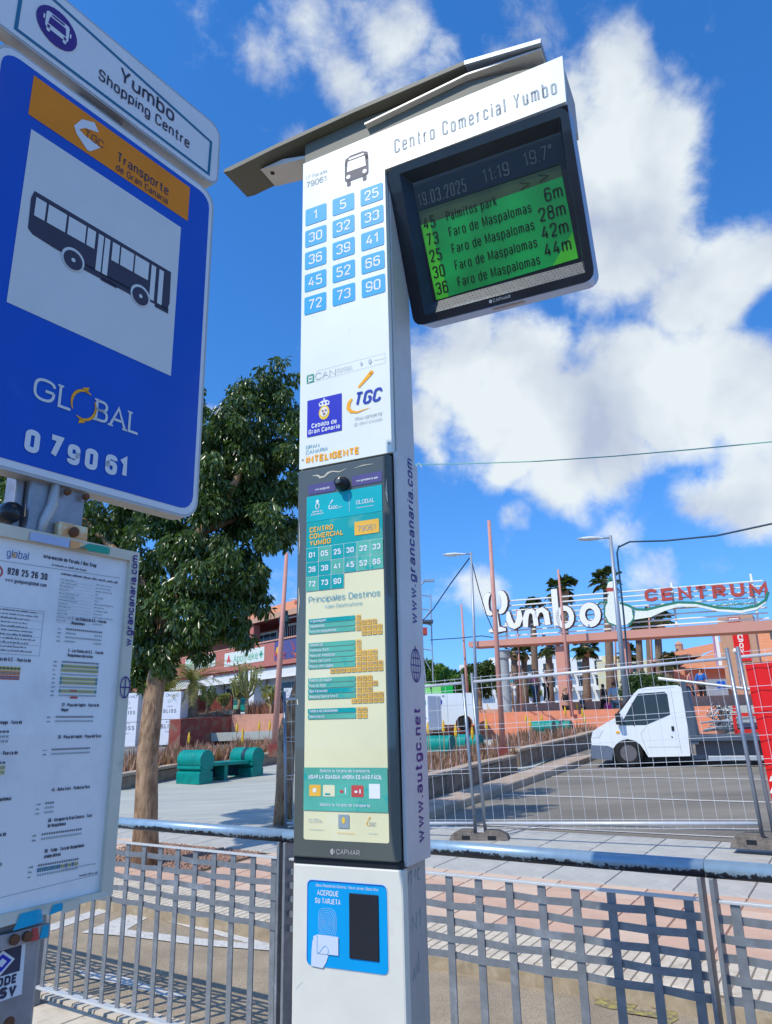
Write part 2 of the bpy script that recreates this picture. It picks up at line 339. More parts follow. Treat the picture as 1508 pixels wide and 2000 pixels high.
# ------------------------------------------------------------------ lettering: own stroke alphabet
GL = {
'0':(.5,'c 0,0 1,0 1,1 0,1'),'1':(.3,'l 0,.78 .75,1 .75,0'),'2':(.5,'o 0,.72 0,1 1,1 1,.6 .02,.02|l 0,0 1,0'),'3':(.5,'o 0,.8 0,1 1,1 1,.53 .35,.53|o .35,.53 1,.53 1,0 0,0 0,.2'),
'4':(.52,'l .62,1 0,.26 1,.26|l .74,.55 .74,0'),'5':(.5,'l .95,1 .08,1 .04,.56|o .04,.58 1,.6 1,0 0,0 0,.2'),'6':(.5,'c 0,0 1,0 1,.6 0,.6|o 0,.3 0,1 1,1 1,.82'),'7':(.48,'l 0,1 1,1 .35,0'),
'8':(.5,'c 0,0 1,0 1,.53 0,.53|c .06,.53 .94,.53 .94,1 .06,1'),'9':(.5,'c 0,.4 1,.4 1,1 0,1|o 1,.7 1,0 0,0 0,.18'),
'A':(.6,'l 0,0 .5,1 1,0|l .19,.34 .81,.34'),'B':(.54,'l 0,0 0,1|o 0,1 .94,1 .94,.53 0,.53|o 0,.53 1,.53 1,0 0,0'),'C':(.54,'o 1,.74 1,1 0,1 0,0 1,0 1,.26'),'D':(.56,'l 0,0 0,1|o 0,1 1,1 1,0 0,0'),
'E':(.46,'l 1,1 0,1 0,0 1,0|l 0,.52 .86,.52'),'F':(.44,'l 1,1 0,1 0,0|l 0,.5 .86,.5'),'G':(.56,'o 1,.76 1,1 0,1 0,0 1,0 1,.48|l 1,.48 .55,.48'),'H':(.54,'l 0,0 0,1|l 1,0 1,1|l 0,.52 1,.52'),
'I':(.0,'l 0,0 0,1'),'J':(.4,'o 1,1 1,0 0,0 0,.25'),'K':(.54,'l 0,0 0,1|l 1,1 .05,.42|l .3,.6 1,0'),'L':(.44,'l 0,1 0,0 1,0'),'M':(.70,'l 0,0 0,1 .5,.12 1,1 1,0'),'N':(.56,'l 0,0 0,1 1,0 1,1'),
'O':(.58,'c 0,0 1,0 1,1 0,1'),'P':(.52,'l 0,0 0,1|o 0,1 1,1 1,.45 0,.45'),'Q':(.58,'c 0,0 1,0 1,1 0,1|l .55,.25 1.05,-.08'),'R':(.54,'l 0,0 0,1|o 0,1 1,1 1,.47 0,.47|l .5,.47 1,0'),
'S':(.52,'o 1,.78 1,1 0,1 0,.53 1,.5 1,0 0,0 0,.22'),'T':(.52,'l 0,1 1,1|l .5,1 .5,0'),'U':(.56,'o 0,1 0,0 1,0 1,1'),'V':(.56,'l 0,1 .5,0 1,1'),'W':(.84,'l 0,1 .25,0 .5,.9 .75,0 1,1'),'X':(.54,'l 0,0 1,1|l 0,1 1,0'),
'Y':(.54,'l 0,1 .5,.45 1,1|l .5,.45 .5,0'),'Z':(.5,'l 0,1 1,1 0,0 1,0'),
'a':(.44,'o .05,.6 .05,.72 .95,.72 1,0|c 0,0 1,0 1,.4 0,.4'),'b':(.46,'l 0,0 0,1|c 0,0 1,0 1,.72 0,.72'),'c':(.42,'o 1,.52 1,.72 0,.72 0,0 1,0 1,.2'),'d':(.46,'l 1,0 1,1|c 0,0 1,0 1,.72 0,.72'),
'e':(.45,'o 1,.15 1,0 0,0 0,.72 1,.72 1,.38|l 1,.38 .03,.38'),'f':(.32,'o 1,1 .4,1 .4,0|l 0,.7 1,.7'),'g':(.46,'c 0,0 1,0 1,.72 0,.72|o 1,.4 1,-.28 .05,-.28 .05,-.15'),'h':(.44,'l 0,0 0,1|o 0,.5 0,.72 1,.72 1,0'),
'i':(.0,'l 0,0 0,.72|l 0,.9 0,1'),'j':(.12,'o 1,.72 1,-.28 -.4,-.28|l 1,.9 1,1'),'k':(.42,'l 0,0 0,1|l .95,.72 .05,.3|l .35,.42 1,0'),'l':(.0,'l 0,0 0,1'),'m':(.74,'l 0,0 0,.72|o 0,.5 0,.72 .5,.72 .5,0|o .5,.5 .5,.72 1,.72 1,0'),
'n':(.44,'l 0,0 0,.72|o 0,.5 0,.72 1,.72 1,0'),'o':(.46,'c 0,0 1,0 1,.72 0,.72'),'p':(.46,'l 0,-.28 0,.72|c 0,0 1,0 1,.72 0,.72'),'q':(.46,'l 1,-.28 1,.72|c 0,0 1,0 1,.72 0,.72'),'r':(.26,'l 0,0 0,.72|o 0,.4 .1,.72 1,.7'),
's':(.4,'o 1,.56 1,.72 0,.72 0,.38 1,.35 1,0 0,0 0,.16'),'t':(.32,'o .38,.98 .38,0 1,0|l 0,.72 1,.72'),'u':(.44,'o 0,.72 0,0 1,0 1,.3|l 1,0 1,.72'),'v':(.44,'l 0,.72 .5,0 1,.72'),'w':(.68,'l 0,.72 .25,0 .5,.65 .75,0 1,.72'),
'x':(.42,'l 0,0 1,.72|l 0,.72 1,0'),'y':(.44,'l 0,.72 .5,0|l 1,.72 .3,-.28'),'z':(.4,'l 0,.72 1,.72 0,0 1,0'),
'.':(.0,'l 0,-.04 0,.07'),',':(.06,'l 1,.06 0,-.14'),':':(.0,'l 0,.05 0,.16|l 0,.5 0,.61'),'-':(.26,'l 0,.38 1,.38'),'/':(.34,'l 0,-.1 1,1.05'),'>':(.4,'l 0,.15 1,.45 0,.75'),"'":(.0,'l 0,.8 0,1'),
'o_':(.2,'c 0,.75 1,.75 1,1 0,1'),'°':(.2,'c 0,.75 1,.75 1,1 0,1'),'º':(.2,'c 0,.7 1,.7 1,1 0,1'),'+':(.4,'l .5,.1 .5,.7|l 0,.4 1,.4'),'®':(.2,'c 0,0 1,0 1,.25 0,.25')}
for a, b, acc in (('Á','A','l .5,1.12 .75,1.28'),('ó','o','l .5,.84 .75,1'),('á','a','l .5,.84 .75,1'),('ú','u','l .5,.84 .75,1'),('é','e','l .5,.84 .75,1')): GL[a] = (GL[b][0], GL[b][1]+'|'+acc)
def strokes(ch, ws):
    w, s = GL[ch]; out = []
    for part in s.split('|'):
        ty, rest = part[0], part[2:]
        pts = [tuple(float(c) for c in q.split(',')) for q in rest.split(' ')]
        pts = [(x*w*ws, y) for x, y in pts]
        if ty != 'l':
            closed = ty == 'c'; n = len(pts); o2 = []
            rx = .5*w*ws
            for i, p in enumerate(pts):
                if not closed and i in (0, n-1): o2.append(p); continue
                a, b = pts[i-1], pts[(i+1) % n]
                def cut(q, end):
                    L = math.hypot(q[0]-p[0], q[1]-p[1]) or 1e-6
                    r = min(max(rx, .12) if rx > .1 else rx+.05, L*(1.0 if end else .5)); return (p[0]+(q[0]-p[0])*r/L, p[1]+(q[1]-p[1])*r/L)
                A = cut(a, not closed and i == 1); B = cut(b, not closed and i == n-2)
                for k in range(6):
                    t = k/5; k2 = .86
                    o2.append(((1-t)**2*A[0]+2*t*(1-t)*p[0]+t*t*B[0], (1-t)**2*A[1]+2*t*(1-t)*p[1]+t*t*B[1]))
            pts = o2+[o2[0]] if closed else o2
        q = [pts[0]]
        for p in pts[1:]:
            if math.hypot(p[0]-q[-1][0], p[1]-q[-1][1]) > 1e-4: q.append(p)
        out.append((q, ty == 'c'))
    return out, w*ws
def ribbon(pts, t, closed=False, taper=None):
    n = len(pts); L = []; Rr = []
    for i in range(n):
        p = pts[i]
        a = pts[i-1] if i > 0 else (pts[-2] if closed else None)
        b = pts[i+1] if i < n-1 else (pts[1] if closed else None)
        def nd(u, v): d = math.hypot(v[0]-u[0], v[1]-u[1]) or 1e-9; return ((v[0]-u[0])/d, (v[1]-u[1])/d)
        d1 = nd(a, p) if a else None; d2 = nd(p, b) if b else None
        if d1 is None: d1 = d2
        if d2 is None: d2 = d1
        n1 = (-d1[1], d1[0]); n2 = (-d2[1], d2[0]); mx, my = n1[0]+n2[0], n1[1]+n2[1]; l = math.hypot(mx, my)
        if l < .3: mx, my, k = n1[0], n1[1], 1
        else:
            mx, my = mx/l, my/l; k = min(1/(mx*n1[0]+my*n1[1]), 1.8)
        h = (t*(taper[i] if taper else 1))/2*k
        L.append((p[0]+mx*h, p[1]+my*h)); Rr.append((p[0]-mx*h, p[1]-my*h))
    return L, Rr
class Print(MB):
    """flat print on a surface; local plane x,z in front of y=y0, or any map fn(u,v,off)"""
    def __init__(s, y0=0.0, fn=None):
        super().__init__(); s.fn = fn or (lambda u, v, o: (u, y0-o, v)); s.k = 0
    def P(s, pts, m, lay=1):
        ar = sum(pts[i][0]*pts[(i+1) % len(pts)][1]-pts[(i+1) % len(pts)][0]*pts[i][1] for i in range(len(pts)))
        if ar < 0: pts = pts[::-1]
        return s.poly([s.fn(u, v, lay*.0007) for u, v in pts], m)
    def rect(s, u0, v0, u1, v1, m, lay=1): return s.P([(u0, v0), (u1, v0), (u1, v1), (u0, v1)], m, lay)
    def rrect(s, u0, v0, u1, v1, r, m, lay=1):
        p = []
        for cx, cy, a0 in ((u1-r, v0+r, -90), (u1-r, v1-r, 0), (u0+r, v1-r, 90), (u0+r, v0+r, 180)):
            for k in range(5): a = R(a0+22.5*k); p.append((cx+r*math.cos(a), cy+r*math.sin(a)))
        return s.P(p, m, lay)
    def disc(s, cu, cv, r, m, lay=1, r2=None, n=24): return s.P([(cu+r*math.cos(6.28318*i/n), cv+(r2 or r)*math.sin(6.28318*i/n)) for i in range(n)], m, lay)
    def line(s, pts, t, m, lay=1, closed=False, taper=None):
        L, Rr = ribbon(pts, t, closed, taper)
        for i in range(len(pts)-1):
            q = [L[i], Rr[i], Rr[i+1], L[i+1]]; s.P(q, m, lay)
        return s
    def width(s, st, h, ws, t, sp): return sum((.3*ws+sp)*h if c == ' ' else (GL.get(c, GL['o'])[0]*ws+t+sp)*h for c in st)-sp*h
    def text(s, st, u, v, h, m, lay=2, al='l', ws=1.0, t=.13, sp=.12, it=0.0, fit=None, serif=0, jit=None, curve=None):
        """cap height h; fit = total width to fill"""
        if fit:
            w1 = s.width(st, h, 1, t, sp); w0 = s.width(st, h, 0, t, sp); ws = (fit-w0)/(w1-w0)
            if ws < .35: ws = .35
        W_ = s.width(st, h, ws, t, sp)
        x = u-(W_ if al == 'r' else W_/2 if al == 'c' else 0)
        hh = h*(1-t)
        for c in st:
            if c == ' ': x += (.3*ws+sp)*h; continue
            if c not in GL: c = 'o'
            sts, w = strokes(c, ws)
            for pts, cl in sts:
                q = [(x+(px+t/2)*h+it*(py*h), v+t*h/2+py*hh) for px, py in pts]
                s.line(q, t*h, m, lay, cl)
                if serif:
                    for e, nb in ((0, 1), (-1, -2)):
                        py = pts[e][1]; 
                        if cl or not (abs(py) < .01 or abs(py-1) < .01): continue
                        if abs(pts[e][0]-pts[nb][0]) > abs(py-pts[nb][1])*.7: continue
                        ex, ey = q[e]; sv = serif*h; ty = (ey-t*h*.25) if py < .5 else (ey+t*h*.25)
                        s.line([(ex-sv, ty), (ex+sv, ty)], max(t*h*.5, .08*h), m, lay)
            x += (w+t+sp)*h
        return x
    def stripes(s, u0, u1, v, h, m, rnd, lay=2, gap=.25):
        """a line of small print too fine to read: word-long dashes broken into letters"""
        x = u0
        while x < u1-h*.4:
            n = rnd.randint(2, 8)
            for k in range(n):
                if x > u1: break
                w = h*rnd.uniform(.35, .55); hh = h*(1 if rnd.random() < .3 else .7)
                s.rect(x, v, x+w*.75, v+hh*rnd.uniform(.55, 1), m, lay); x += w*1.15
            x += h*.45
        return s
exec_parts = []
# ================================================================== GROUND AND PAVEMENTS
def drape(name, poly, m, dz=0.0, kind='structure', parent=None, base=None, fn=None):
    """flat sheet following the terrain; poly in (a,n)"""
    bm = bmesh.new(); vs = [bm.verts.new((a, n, 0)) for a, n in poly]; bm.faces.new(vs)
    for co, no in (((0, 0, 0), (0, 1, 0)), ((0, 18, 0), (0, 1, 0)), ((0, 36, 0), (0, 1, 0)), ((-12, 0, 0), (1, 0, 0)), ((-52, 0, 0), (1, 0, 0))):
        bmesh.ops.bisect_plane(bm, geom=bm.verts[:]+bm.edges[:]+bm.faces[:], plane_co=co, plane_no=no)
    for v in bm.verts:
        a, n = v.co.x, v.co.y; p = gp(a, n, dz) if base is None else np.append((a*AX+n*NX)[:2], base+dz); v.co = p.tolist()
    bmesh.ops.recalc_face_normals(bm, faces=bm.faces)
    if sum(f.normal.z for f in bm.faces) < 0: bmesh.ops.reverse_faces(bm, faces=bm.faces)
    me = bpy.data.meshes.new(name); bm.to_mesh(me); bm.free(); me.materials.append(m)
    o = bpy.data.objects.new(name, me); COL.objects.link(o)
    if kind: o['kind'] = kind
    if parent: o.parent = parent
    return o
rnd = random.Random(11)
drape('ground', [(-400, 5.3), (400, 5.3), (400, 500), (-400, 500)], street_m, -.012)
drape('ground_near', [(-60, -60), (60, -60), (60, 5.3), (-60, 5.3)], street_m, base=-.13)
LZ = -.014
drape('bike_lane', [(-40, 3.37), (40, 3.37), (40, 5.01), (-40, 5.01)], lane_m, base=LZ)
drape('parking_area', [(-7.2, 9.75), (30, 9.1), (30, 60), (-9.5, 60)], park_m, .0)
drape('street', [(-70, 17.5), (-19.2, 17.5), (-20, 60), (-70, 60)], street_m, .0)
drape('plaza', [(-19.2, 8.06), (-7.35, 8.06), (-7.5, 18), (-9.5, 30), (-14, 62), (-30, 62), (-19.2, 17)], conc, .014)
drape('forecourt', [(-14, 40), (30, 30), (30, 70), (-40, 70), (-30, 45)], conc, .008)
# near pavement with its slabs
np_ = MB().box(-6, 6, -6, 3.18, -.14, -.012, joint).build('pavement', mw=Matrix.Rotation(ROT_A, 4, 'Z')); tag(np_, kind='structure')
def slab_mesh(name, lx, ly, h, m, bev=.006):
    mb = MB(); b = bev
    v = [(0, 0, 0), (lx, 0, 0), (lx, ly, 0), (0, ly, 0), (b, b, h), (lx-b, b, h), (lx-b, ly-b, h), (b, ly-b, h)]
    mb.add(v, [(4, 5, 6, 7), (0, 1, 5, 4), (1, 2, 6, 5), (2, 3, 7, 6), (3, 0, 4, 7)], m)
    me = bpy.data.meshes.new(name); me.from_pydata(mb.v, [], mb.f); me.materials.append(m); me.update(); return me
sl_near = slab_mesh('paving_slab', .392, .392, .014, slab_c)
for i in range(-12, -3):
    for j in range(5, 8):
        o = bpy.data.objects.new('paving_slab', sl_near); COL.objects.link(o); o.parent = np_
        o.location = (i*.4+(j % 2)*.2, j*.4-.02, -.013+rnd.uniform(0, .001))
# kerb stones beside the lane
kb = slab_mesh('kerb_stone', .13, .12, .17, kerb_y, .008)
kr = MB().box(-6, 6, 3.18, 3.36, -.2, -.02, joint).build('kerb', mw=Matrix.Rotation(ROT_A, 4, 'Z')); tag(kr, kind='structure')
kw = slab_mesh('kerb_stone', .10, .17, .03, slab_c, .006)
for i in range(-48, -22):
    o = bpy.data.objects.new('kerb_stone', kw); COL.objects.link(o); o.parent = kr; o.location = (i*.105*1.0-.0, 3.185, -.021)
# far pavement: joint bed plus individual slabs on the slope
SL = math.atan(.035)
tilt = Matrix(((AX[0], NX[0], 0, 0), (AX[1], NX[1], 0, 0), (0, 0, 1, -.105), (0, 0, 0, 1))) @ Matrix.Rotation(SL, 4, 'X')
fp = MB().box(-12, 8, 5.0, 9.8, -.2, .004, joint).build('far_pavement', mw=tilt); tag(fp, kind='structure')
mg = [slab_mesh('paving_slab', .592, .79, .014, slab_g, .005)]; mp = [slab_mesh('pink_paving_slab', .392, .392, .013, q, .005) for q in (slab_p, slab_p, slab_p2)]
mc = slab_mesh('tactile_slab', .072, .60, .013, slab_c, .008)
n_ = 0
for i in range(-19, 4):
    for j in range(3):
        if j == 2 and i < -11: continue
        o = bpy.data.objects.new('paving_slab', mg[0]); COL.objects.link(o); o.parent = fp; o.location = (i*.6+(j % 2)*.0, 7.24+j*.80, .003+rnd.uniform(0, .0015)); n_ += 1
bed = [(-8.6, 5.95), (-6.5, 5.95), (-6.5, 7.15), (-8.6, 7.15)]
for i in range(-29, 3):
    for j in range(4):
        a, n = i*.4, 5.62+j*.4
        if -8.7 < a < -6.6 and j >= 1: continue
        o = bpy.data.objects.new('pink_paving_slab', rnd.choice(mp)); COL.objects.link(o); o.parent = fp; o.location = (a, n, .003+rnd.uniform(0, .0015)); n_ += 1
tb = MB()
for i in range(-140, 12):
    a = i*.078; b = .003; h = .0085
    tb.add([(a, 5.02, .002), (a+.070, 5.02, .002), (a+.070, 5.61, .002), (a, 5.61, .002), (a+b, 5.03, h), (a+.070-b, 5.03, h), (a+.070-b, 5.60, h), (a+b, 5.60, h)],
           [(4, 5, 6, 7), (0, 1, 5, 4), (1, 2, 6, 5), (2, 3, 7, 6), (3, 0, 4, 7)], slab_c)
o = tb.build('tactile_ribs', fp, kind='stuff')
MB().box(-12, 8, 4.90, 5.01, -.25, -.002, kerb_y).build('kerb', fp)
# gravel bed round the tree
gb = MB().box(-8.6, -6.5, 6.02, 7.2, -.1, .012, soil).build('gravel_bed_soil', mw=tilt); tag(gb, kind='structure')
gr = MB(); rg = random.Random(3)
for k in range(2600):
    a, n, r = rg.uniform(-8.58, -6.52), rg.uniform(6.04, 7.18), rg.uniform(.012, .024)
    p = tilt @ Vector((a, n, .014)); q = [Vector((rg.uniform(-1, 1), rg.uniform(-1, 1), 0))*r for _ in range(1)][0]
    d = [(r, 0, 0), (-r*.5, r*.9, 0), (-r*.6, -r*.8, 0), (0, 0, r*rg.uniform(.7, 1.2))]; an = rg.uniform(0, 6.28); c, s_ = math.cos(an), math.sin(an)
    gr.add([(p.x+x*c-y*s_, p.y+x*s_+y*c, p.z+z) for x, y, z in d], [(0, 1, 3), (1, 2, 3), (2, 0, 3)], gravel_m)
tag(gr.build('gravel'), kind='stuff')
# painted marks on the lane
mk = MB()
def lane_mark(pts, m, name='lane_marking', z=LZ+.004):
    P = [at(*p, 1) for p in pts]; q = []
    for x, y in pts:
        d = ray(x, y); t = (z-H)/d[2]; q.append(np.array([0, 0, H])+d*t)
    o = MB().poly([tuple(p) for p in q], m).build(name, kind='structure'); return o
lane_mark([(158, 1821), (262, 1782), (292, 1790), (245, 1817)], paintw)
lane_mark([(262, 1782), (300, 1785), (560, 1851), (540, 1857)], paintw)
lane_mark([(158, 1821), (245, 1815), (395, 1833), (545, 1848), (540, 1857), (390, 1846), (245, 1828)], paintw, z=LZ+.008)
lane_mark([(90, 1808), (235, 1761), (245, 1769), (100, 1818)], paintw)
lane_mark([(150, 1895), (235, 1905), (330, 1935), (375, 1945), (330, 1948), (250, 1925), (165, 1908)], paintw)
lane_mark([(1165, 1945), (1215, 1938), (1255, 1950), (1235, 1975), (1190, 1970), (1160, 1960)], paint_y)
lane_mark([(1270, 1955), (1320, 1965), (1325, 1990), (1285, 2015), (1270, 2010), (1300, 1990), (1298, 1975), (1268, 1966)], paint_y)
lane_mark([(1220, 1968), (1290, 1978), (1285, 1988), (1222, 1978)], paint_y, z=LZ+.008)
def ground_line(p0, p1, w, m, name, dz=.008):
    a0, a1 = np.array(han(*p0)), np.array(han(*p1)); t = (a1-a0)/np.linalg.norm(a1-a0); n = np.array([-t[1], t[0]])*w/2
    return drape(name, [tuple(a0+n), tuple(a0-n), tuple(a1-n), tuple(a1+n)], m, dz)
ground_line((1000, 1516), (1500, 1523), .12, paintw, 'parking_line')
ground_line((980, 1553), (1510, 1568), .11, paintw, 'parking_line')
ground_line((900, 1610), (1510, 1640), .06, paintw, 'parking_line')
ground_line((235, 1467), (560, 1443), .16, paintw, 'street_line')
ground_line((235, 1482), (560, 1450), .12, paintw, 'street_line')
# ================================================================== INFORMATION KIOSK
KE = np.array([.9077, -.4197, 0]); KROT = math.atan2(KE[1], KE[0])
K = empty('information_kiosk', (-.268, 2.15, 0), KROT, 'tall white bus information totem with green departures display and blue route tiles', 'information totem')
MB().box(.004, .314, .03, .168, 0, 3.50, side_grey).build('column', K, bevel=.006)
MB().box(.006, .310, .012, .032, 0, 3.50, dark).build('seam', K)
fpn = MB().prism([(0, 2.356), (.318, 2.356), (.318, 3.362), (.921, 3.372), (.925, 3.545), (0, 3.512)], 0, .024, beam_w).build('front_panel', K, bevel=.003)
bb = MB(); bb.prism([(.03, 3.37), (.205, 3.40), (.215, 3.56), (.03, 3.535)], .30, .922, side_grey, fn=lambda x, y, z: (y, x, z)); bb.build('beam', K, bevel=.004)
MB().box(.319, .331, .008, .165, 1.24, 2.36, strip_w).build('edge_strip', K, bevel=.002)
MB().box(.3145, .322, .03, .166, 2.36, 3.36, strip_w).build('edge_strip', K, bevel=.002)
# door with poster
dr = MB().box(.004, .316, -.012, .014, 1.252, 2.346, gloss_dark).build('door', K, bevel=.004)
MB().box(.002, .322, -.004, .03, 1.236, 1.252, dark).build('door_gap', K)
MB().box(0, .322, -.004, .03, 0, 1.236, cream_paint).build('lower_cabinet', K, bevel=.006)
pr = Print(-.012)
pr.P([(.0352, 2.256), (.291, 2.256), (.283, 1.80), (.28, 1.30), (.276, 1.296), (.041, 1.296), (.038, 1.60)], poster) if 0 else pr.rrect(.037, 1.296, .290, 2.256, .006, poster)
pr.rect(.037, 2.095, .290, 2.256, teal, 2); pr.rect(.037, 2.176, .290, 2.256, M('poster_turquoise', (.0, .42, .45), .4), 3)
pr.rect(.183, 2.19, .1838, 2.243, printw, 4)
# crest, emblem, operator
pr.disc(.075, 2.222, .007, printw, 4, .010); pr.disc(.075, 2.222, .0045, teal, 5, .007); pr.P([(.069, 2.233), (.081, 2.233), (.079, 2.239), (.075, 2.243), (.071, 2.239)], printw, 4)
pr.text('Cabildo de', .075, 2.203, .0052, printw, 4, 'c', t=.2); pr.text('Gran Canaria', .075, 2.195, .0052, printw, 4, 'c', t=.2)
def slash(p, u, v, s, m, lay):
    p.line([(u, v), (u+.55*s, v+.75*s)], .26*s, m, lay, taper=[.55, 1])
    p.line([(u-.05*s, v-.15*s), (u-.3*s, v-.5*s), (u-.22*s, v-.85*s), (u+.1*s, v-1.0*s), (u+.9*s, v-.85*s)], .18*s, m, lay, taper=[1, 1.1, .9, .6, .1])
slash(pr, .119, 2.222, .016, printw, 4); pr.text('TGC', .119, 2.205, .010, printw, 4, t=.16, it=.2)
pr.rect(.140, 2.209, .160, 2.2098, printw, 4); pr.rect(.140, 2.205, .156, 2.2058, printw, 4)
pr.text('GLOBAL', .2360, 2.207, .0125, printw, 4, 'c', t=.12, serif=.14, ws=1.1); pr.rect(.207, 2.196, .264, 2.1972, printw, 4)
for k, s in enumerate(('CENTRO', 'COMERCIAL', 'YUMBO')): pr.text(s, .049, 2.142-.0205*k, .0165, poster_or, 4, fit=(.080, .114, .072)[k], t=.2, sp=.12)
pr.rrect(.200, 2.114, .279, 2.155, .003, poster_or, 4); pr.text('79061', .2395, 2.124, .017, ink_lt, 5, 'c', t=.1, sp=.16)
# number grid
rows = [['01', '05', '25', '30', '32', '33'], ['36', '39', '41', '45', '52', '66'], ['72', '73', '90']]
cw, rh = .254/6, .0435
for j, rw in enumerate(rows):
    for i, s in enumerate(rw):
        u, v = .037+i*cw, 2.095-(j+1)*rh
        pr.rect(u+.0008, v+.0008, u+cw-.0008, v+rh-.0008, teal2 if (i+j*2) % 3 == 1 or (i > 3 and j < 2) else teal, 4)
        pr.text(s, u+cw/2, v+.0135, .0165, printw, 5, 'c', t=.19, sp=.12)
pr.rect(.037, 2.095-2*rh, .290, 2.095, printw, 3); pr.rect(.037, 2.095-3*rh, .037+3*cw, 2.095-2*rh, printw, 3)
pr.text('Principales Destinos', .047, 1.931, .0185, teal_t, 4, fit=.231, t=.1, sp=.14)
pr.text('Main Destinations', .103, 1.9105, .0105, teal_t, 4, fit=.119, t=.1, sp=.14)
dest = [('Arguineguin', 1), ('Maspalomas', 4), ('Faro de Maspalomas', 5, 4), None, ('Meloneras', 1), ('Palmitos Park', 1), ('Playa de Amadores', 4), ('Playa del Cura', 4), ('Playa del Ingles', 5, 10), None, ('Puerto de Mogan', 3), ('Puerto Rico', 4), ('San Fernando', 3), ('Shopping Centre Faro 2', 5, 6), None, ('Tablero de Maspalomas', 2), ('Vecindario', 2)]
v = 1.883; dk = random.Random(2)
for d in dest:
    if d is None: v -= .0085; continue
    pr.rect(.048, v-.0125, .1985, v, teal2 if dk.random() < .8 else teal, 4)
    pr.text(d[0], .053, v-.0095, .0078, printw, 5, t=.15, fit=min(.09, len(d[0])*.0048))
    def cells(n, v, right):
        for k in range(n):
            u = (.202+k*.0165) if right else (.268+.0165-(n-k)*.0165)
            pr.rect(u, v-.0128, u+.0145, v+.0005, poster_or, 4); pr.text('%02d' % dk.choice([1, 5, 25, 30, 32, 33, 36, 39, 41, 45, 52, 66, 72, 73, 90]), u+.0072, v-.0095, .0072, ink_lt, 5, 'c', t=.14)
    cells(d[1], v, True); v -= .0150
    if len(d) > 2: cells(d[2], v+.0005, False); v -= .0150
pr.rect(.037, 1.369, .290, 1.478, teal2, 4)
pr.text('Solicita tu tarjeta de transporte', .1635, 1.466, .0078, printw, 5, 'c', fit=.150, t=.14)
pr.text('USAR LA GUAGUA AHORA ES MÁS FÁCIL', .1635, 1.449, .0105, printw, 5, 'c', fit=.222, t=.18)
pr.text('Solicita tu tarjeta de transporte', .1635, 1.381, .0078, printw, 5, 'c', fit=.150, t=.14)
for u, m in ((.055, poster_or), (.098, poster), (.141, teal2), (.184, red_ink)):
    pr.rrect(u, 1.405, u+.036, 1.434, .003, m, 5)
pr.disc(.072, 1.42, .006, printw, 6); pr.rect(.104, 1.409, .12, 1.413, teal, 6); pr.disc(.155, 1.418, .006, red_ink, 6, .004); pr.rect(.165, 1.412, .168, 1.428, printw, 6); pr.disc(.198, 1.418, .005, printw, 6, .003); pr.rect(.208, 1.414, .212, 1.424, printw, 6)
pr.rect(.236, 1.402, .268, 1.438, printw, 5)
pr.text('GLOBAL', .075, 1.340, .010, ink_vlt, 4, 'c', t=.1); pr.rect(.055, 1.322, .098, 1.3232, ink_vlt, 4)
pr.rect(.144, 1.328, .176, 1.361, ink_lt, 4); pr.disc(.160, 1.347, .005, crest_y, 5, .008); pr.rect(.14, 1.316, .19, 1.317, poster_or, 4)
slash(pr, .231, 1.349, .012, poster_or, 4); pr.text('TGC', .233, 1.336, .009, ink_lt, 4, t=.12, it=.2); pr.rect(.232, 1.318, .258, 1.319, ink_vlt, 4)
pr.text('CAPMAR', .138, 1.264, .0125, side_grey, 2, t=.13, fit=.068); pr.disc(.126, 1.270, .0065, side_grey, 2, .0075); pr.rect(.1275, 1.262, .1295, 1.278, gloss_dark, 3)
pr.build('poster', K)
pl = Print(-.012); pl.rrect(.042, 2.262, .136, 2.293, .002, purple, 2); pl.text('www.autgc.net', .092, 2.272, .0072, printw, 3, 'c', t=.17, fit=.05); pl.build('web_label', K)
pl = Print(-.012); pl.rrect(.192, 2.266, .291, 2.298, .002, purple, 2); pl.text('www.grancanaria.com', .242, 2.277, .0072, printw, 3, 'c', t=.17, fit=.07); pl.build('web_label', K)
MB().lathe([(.022, 0), (.022, .012), (.017, .016), (.016, .032), (.012, .036)], bezel_m, 20, (.163, -.012, 2.277), 'y').lathe([(.009, .036), (.006, .0375)], gloss_dark, 12, (.163, -.012, 2.277), 'y').build('camera_dome', K, smooth=True)
pe = Print(-.0125)
pe.line([(.055, 2.322), (.075, 2.320), (.083, 2.312), (.098, 2.313), (.110, 2.322), (.125, 2.325), (.15, 2.319), (.175, 2.326)], .006, peel, 1, taper=[.2, .8, 1, .8, 1.1, .6, .5, .1])
pe.line([(.20, 2.322), (.23, 2.326), (.262, 2.325)], .003, peel, 1, taper=[.2, 1, .3]); pe.line([(.305, 2.27), (.304, 2.23), (.307, 2.2)], .006, peel, 1, taper=[.2, 1, .3]); pe.line([(.012, 2.18), (.013, 2.11), (.011, 2.08)], .003, peel, 1, taper=[.2, 1, .3])
pe.line([(.012, 1.98), (.014, 1.94), (.012, 1.90)], .004, peel, 1, taper=[.3, 1, .3]); pe.line([(.012, 1.66), (.014, 1.645)], .004, peel, 1)
pe.build('peeled_glue', K)
# front panel print
ft = Print(0)
ft.text('Nº Parada', .014, 3.437, .0165, ink_vlt, 2, fit=.083, t=.1); ft.text('79061', .014, 3.403, .0235, ink_lt, 2, fit=.082, t=.11)
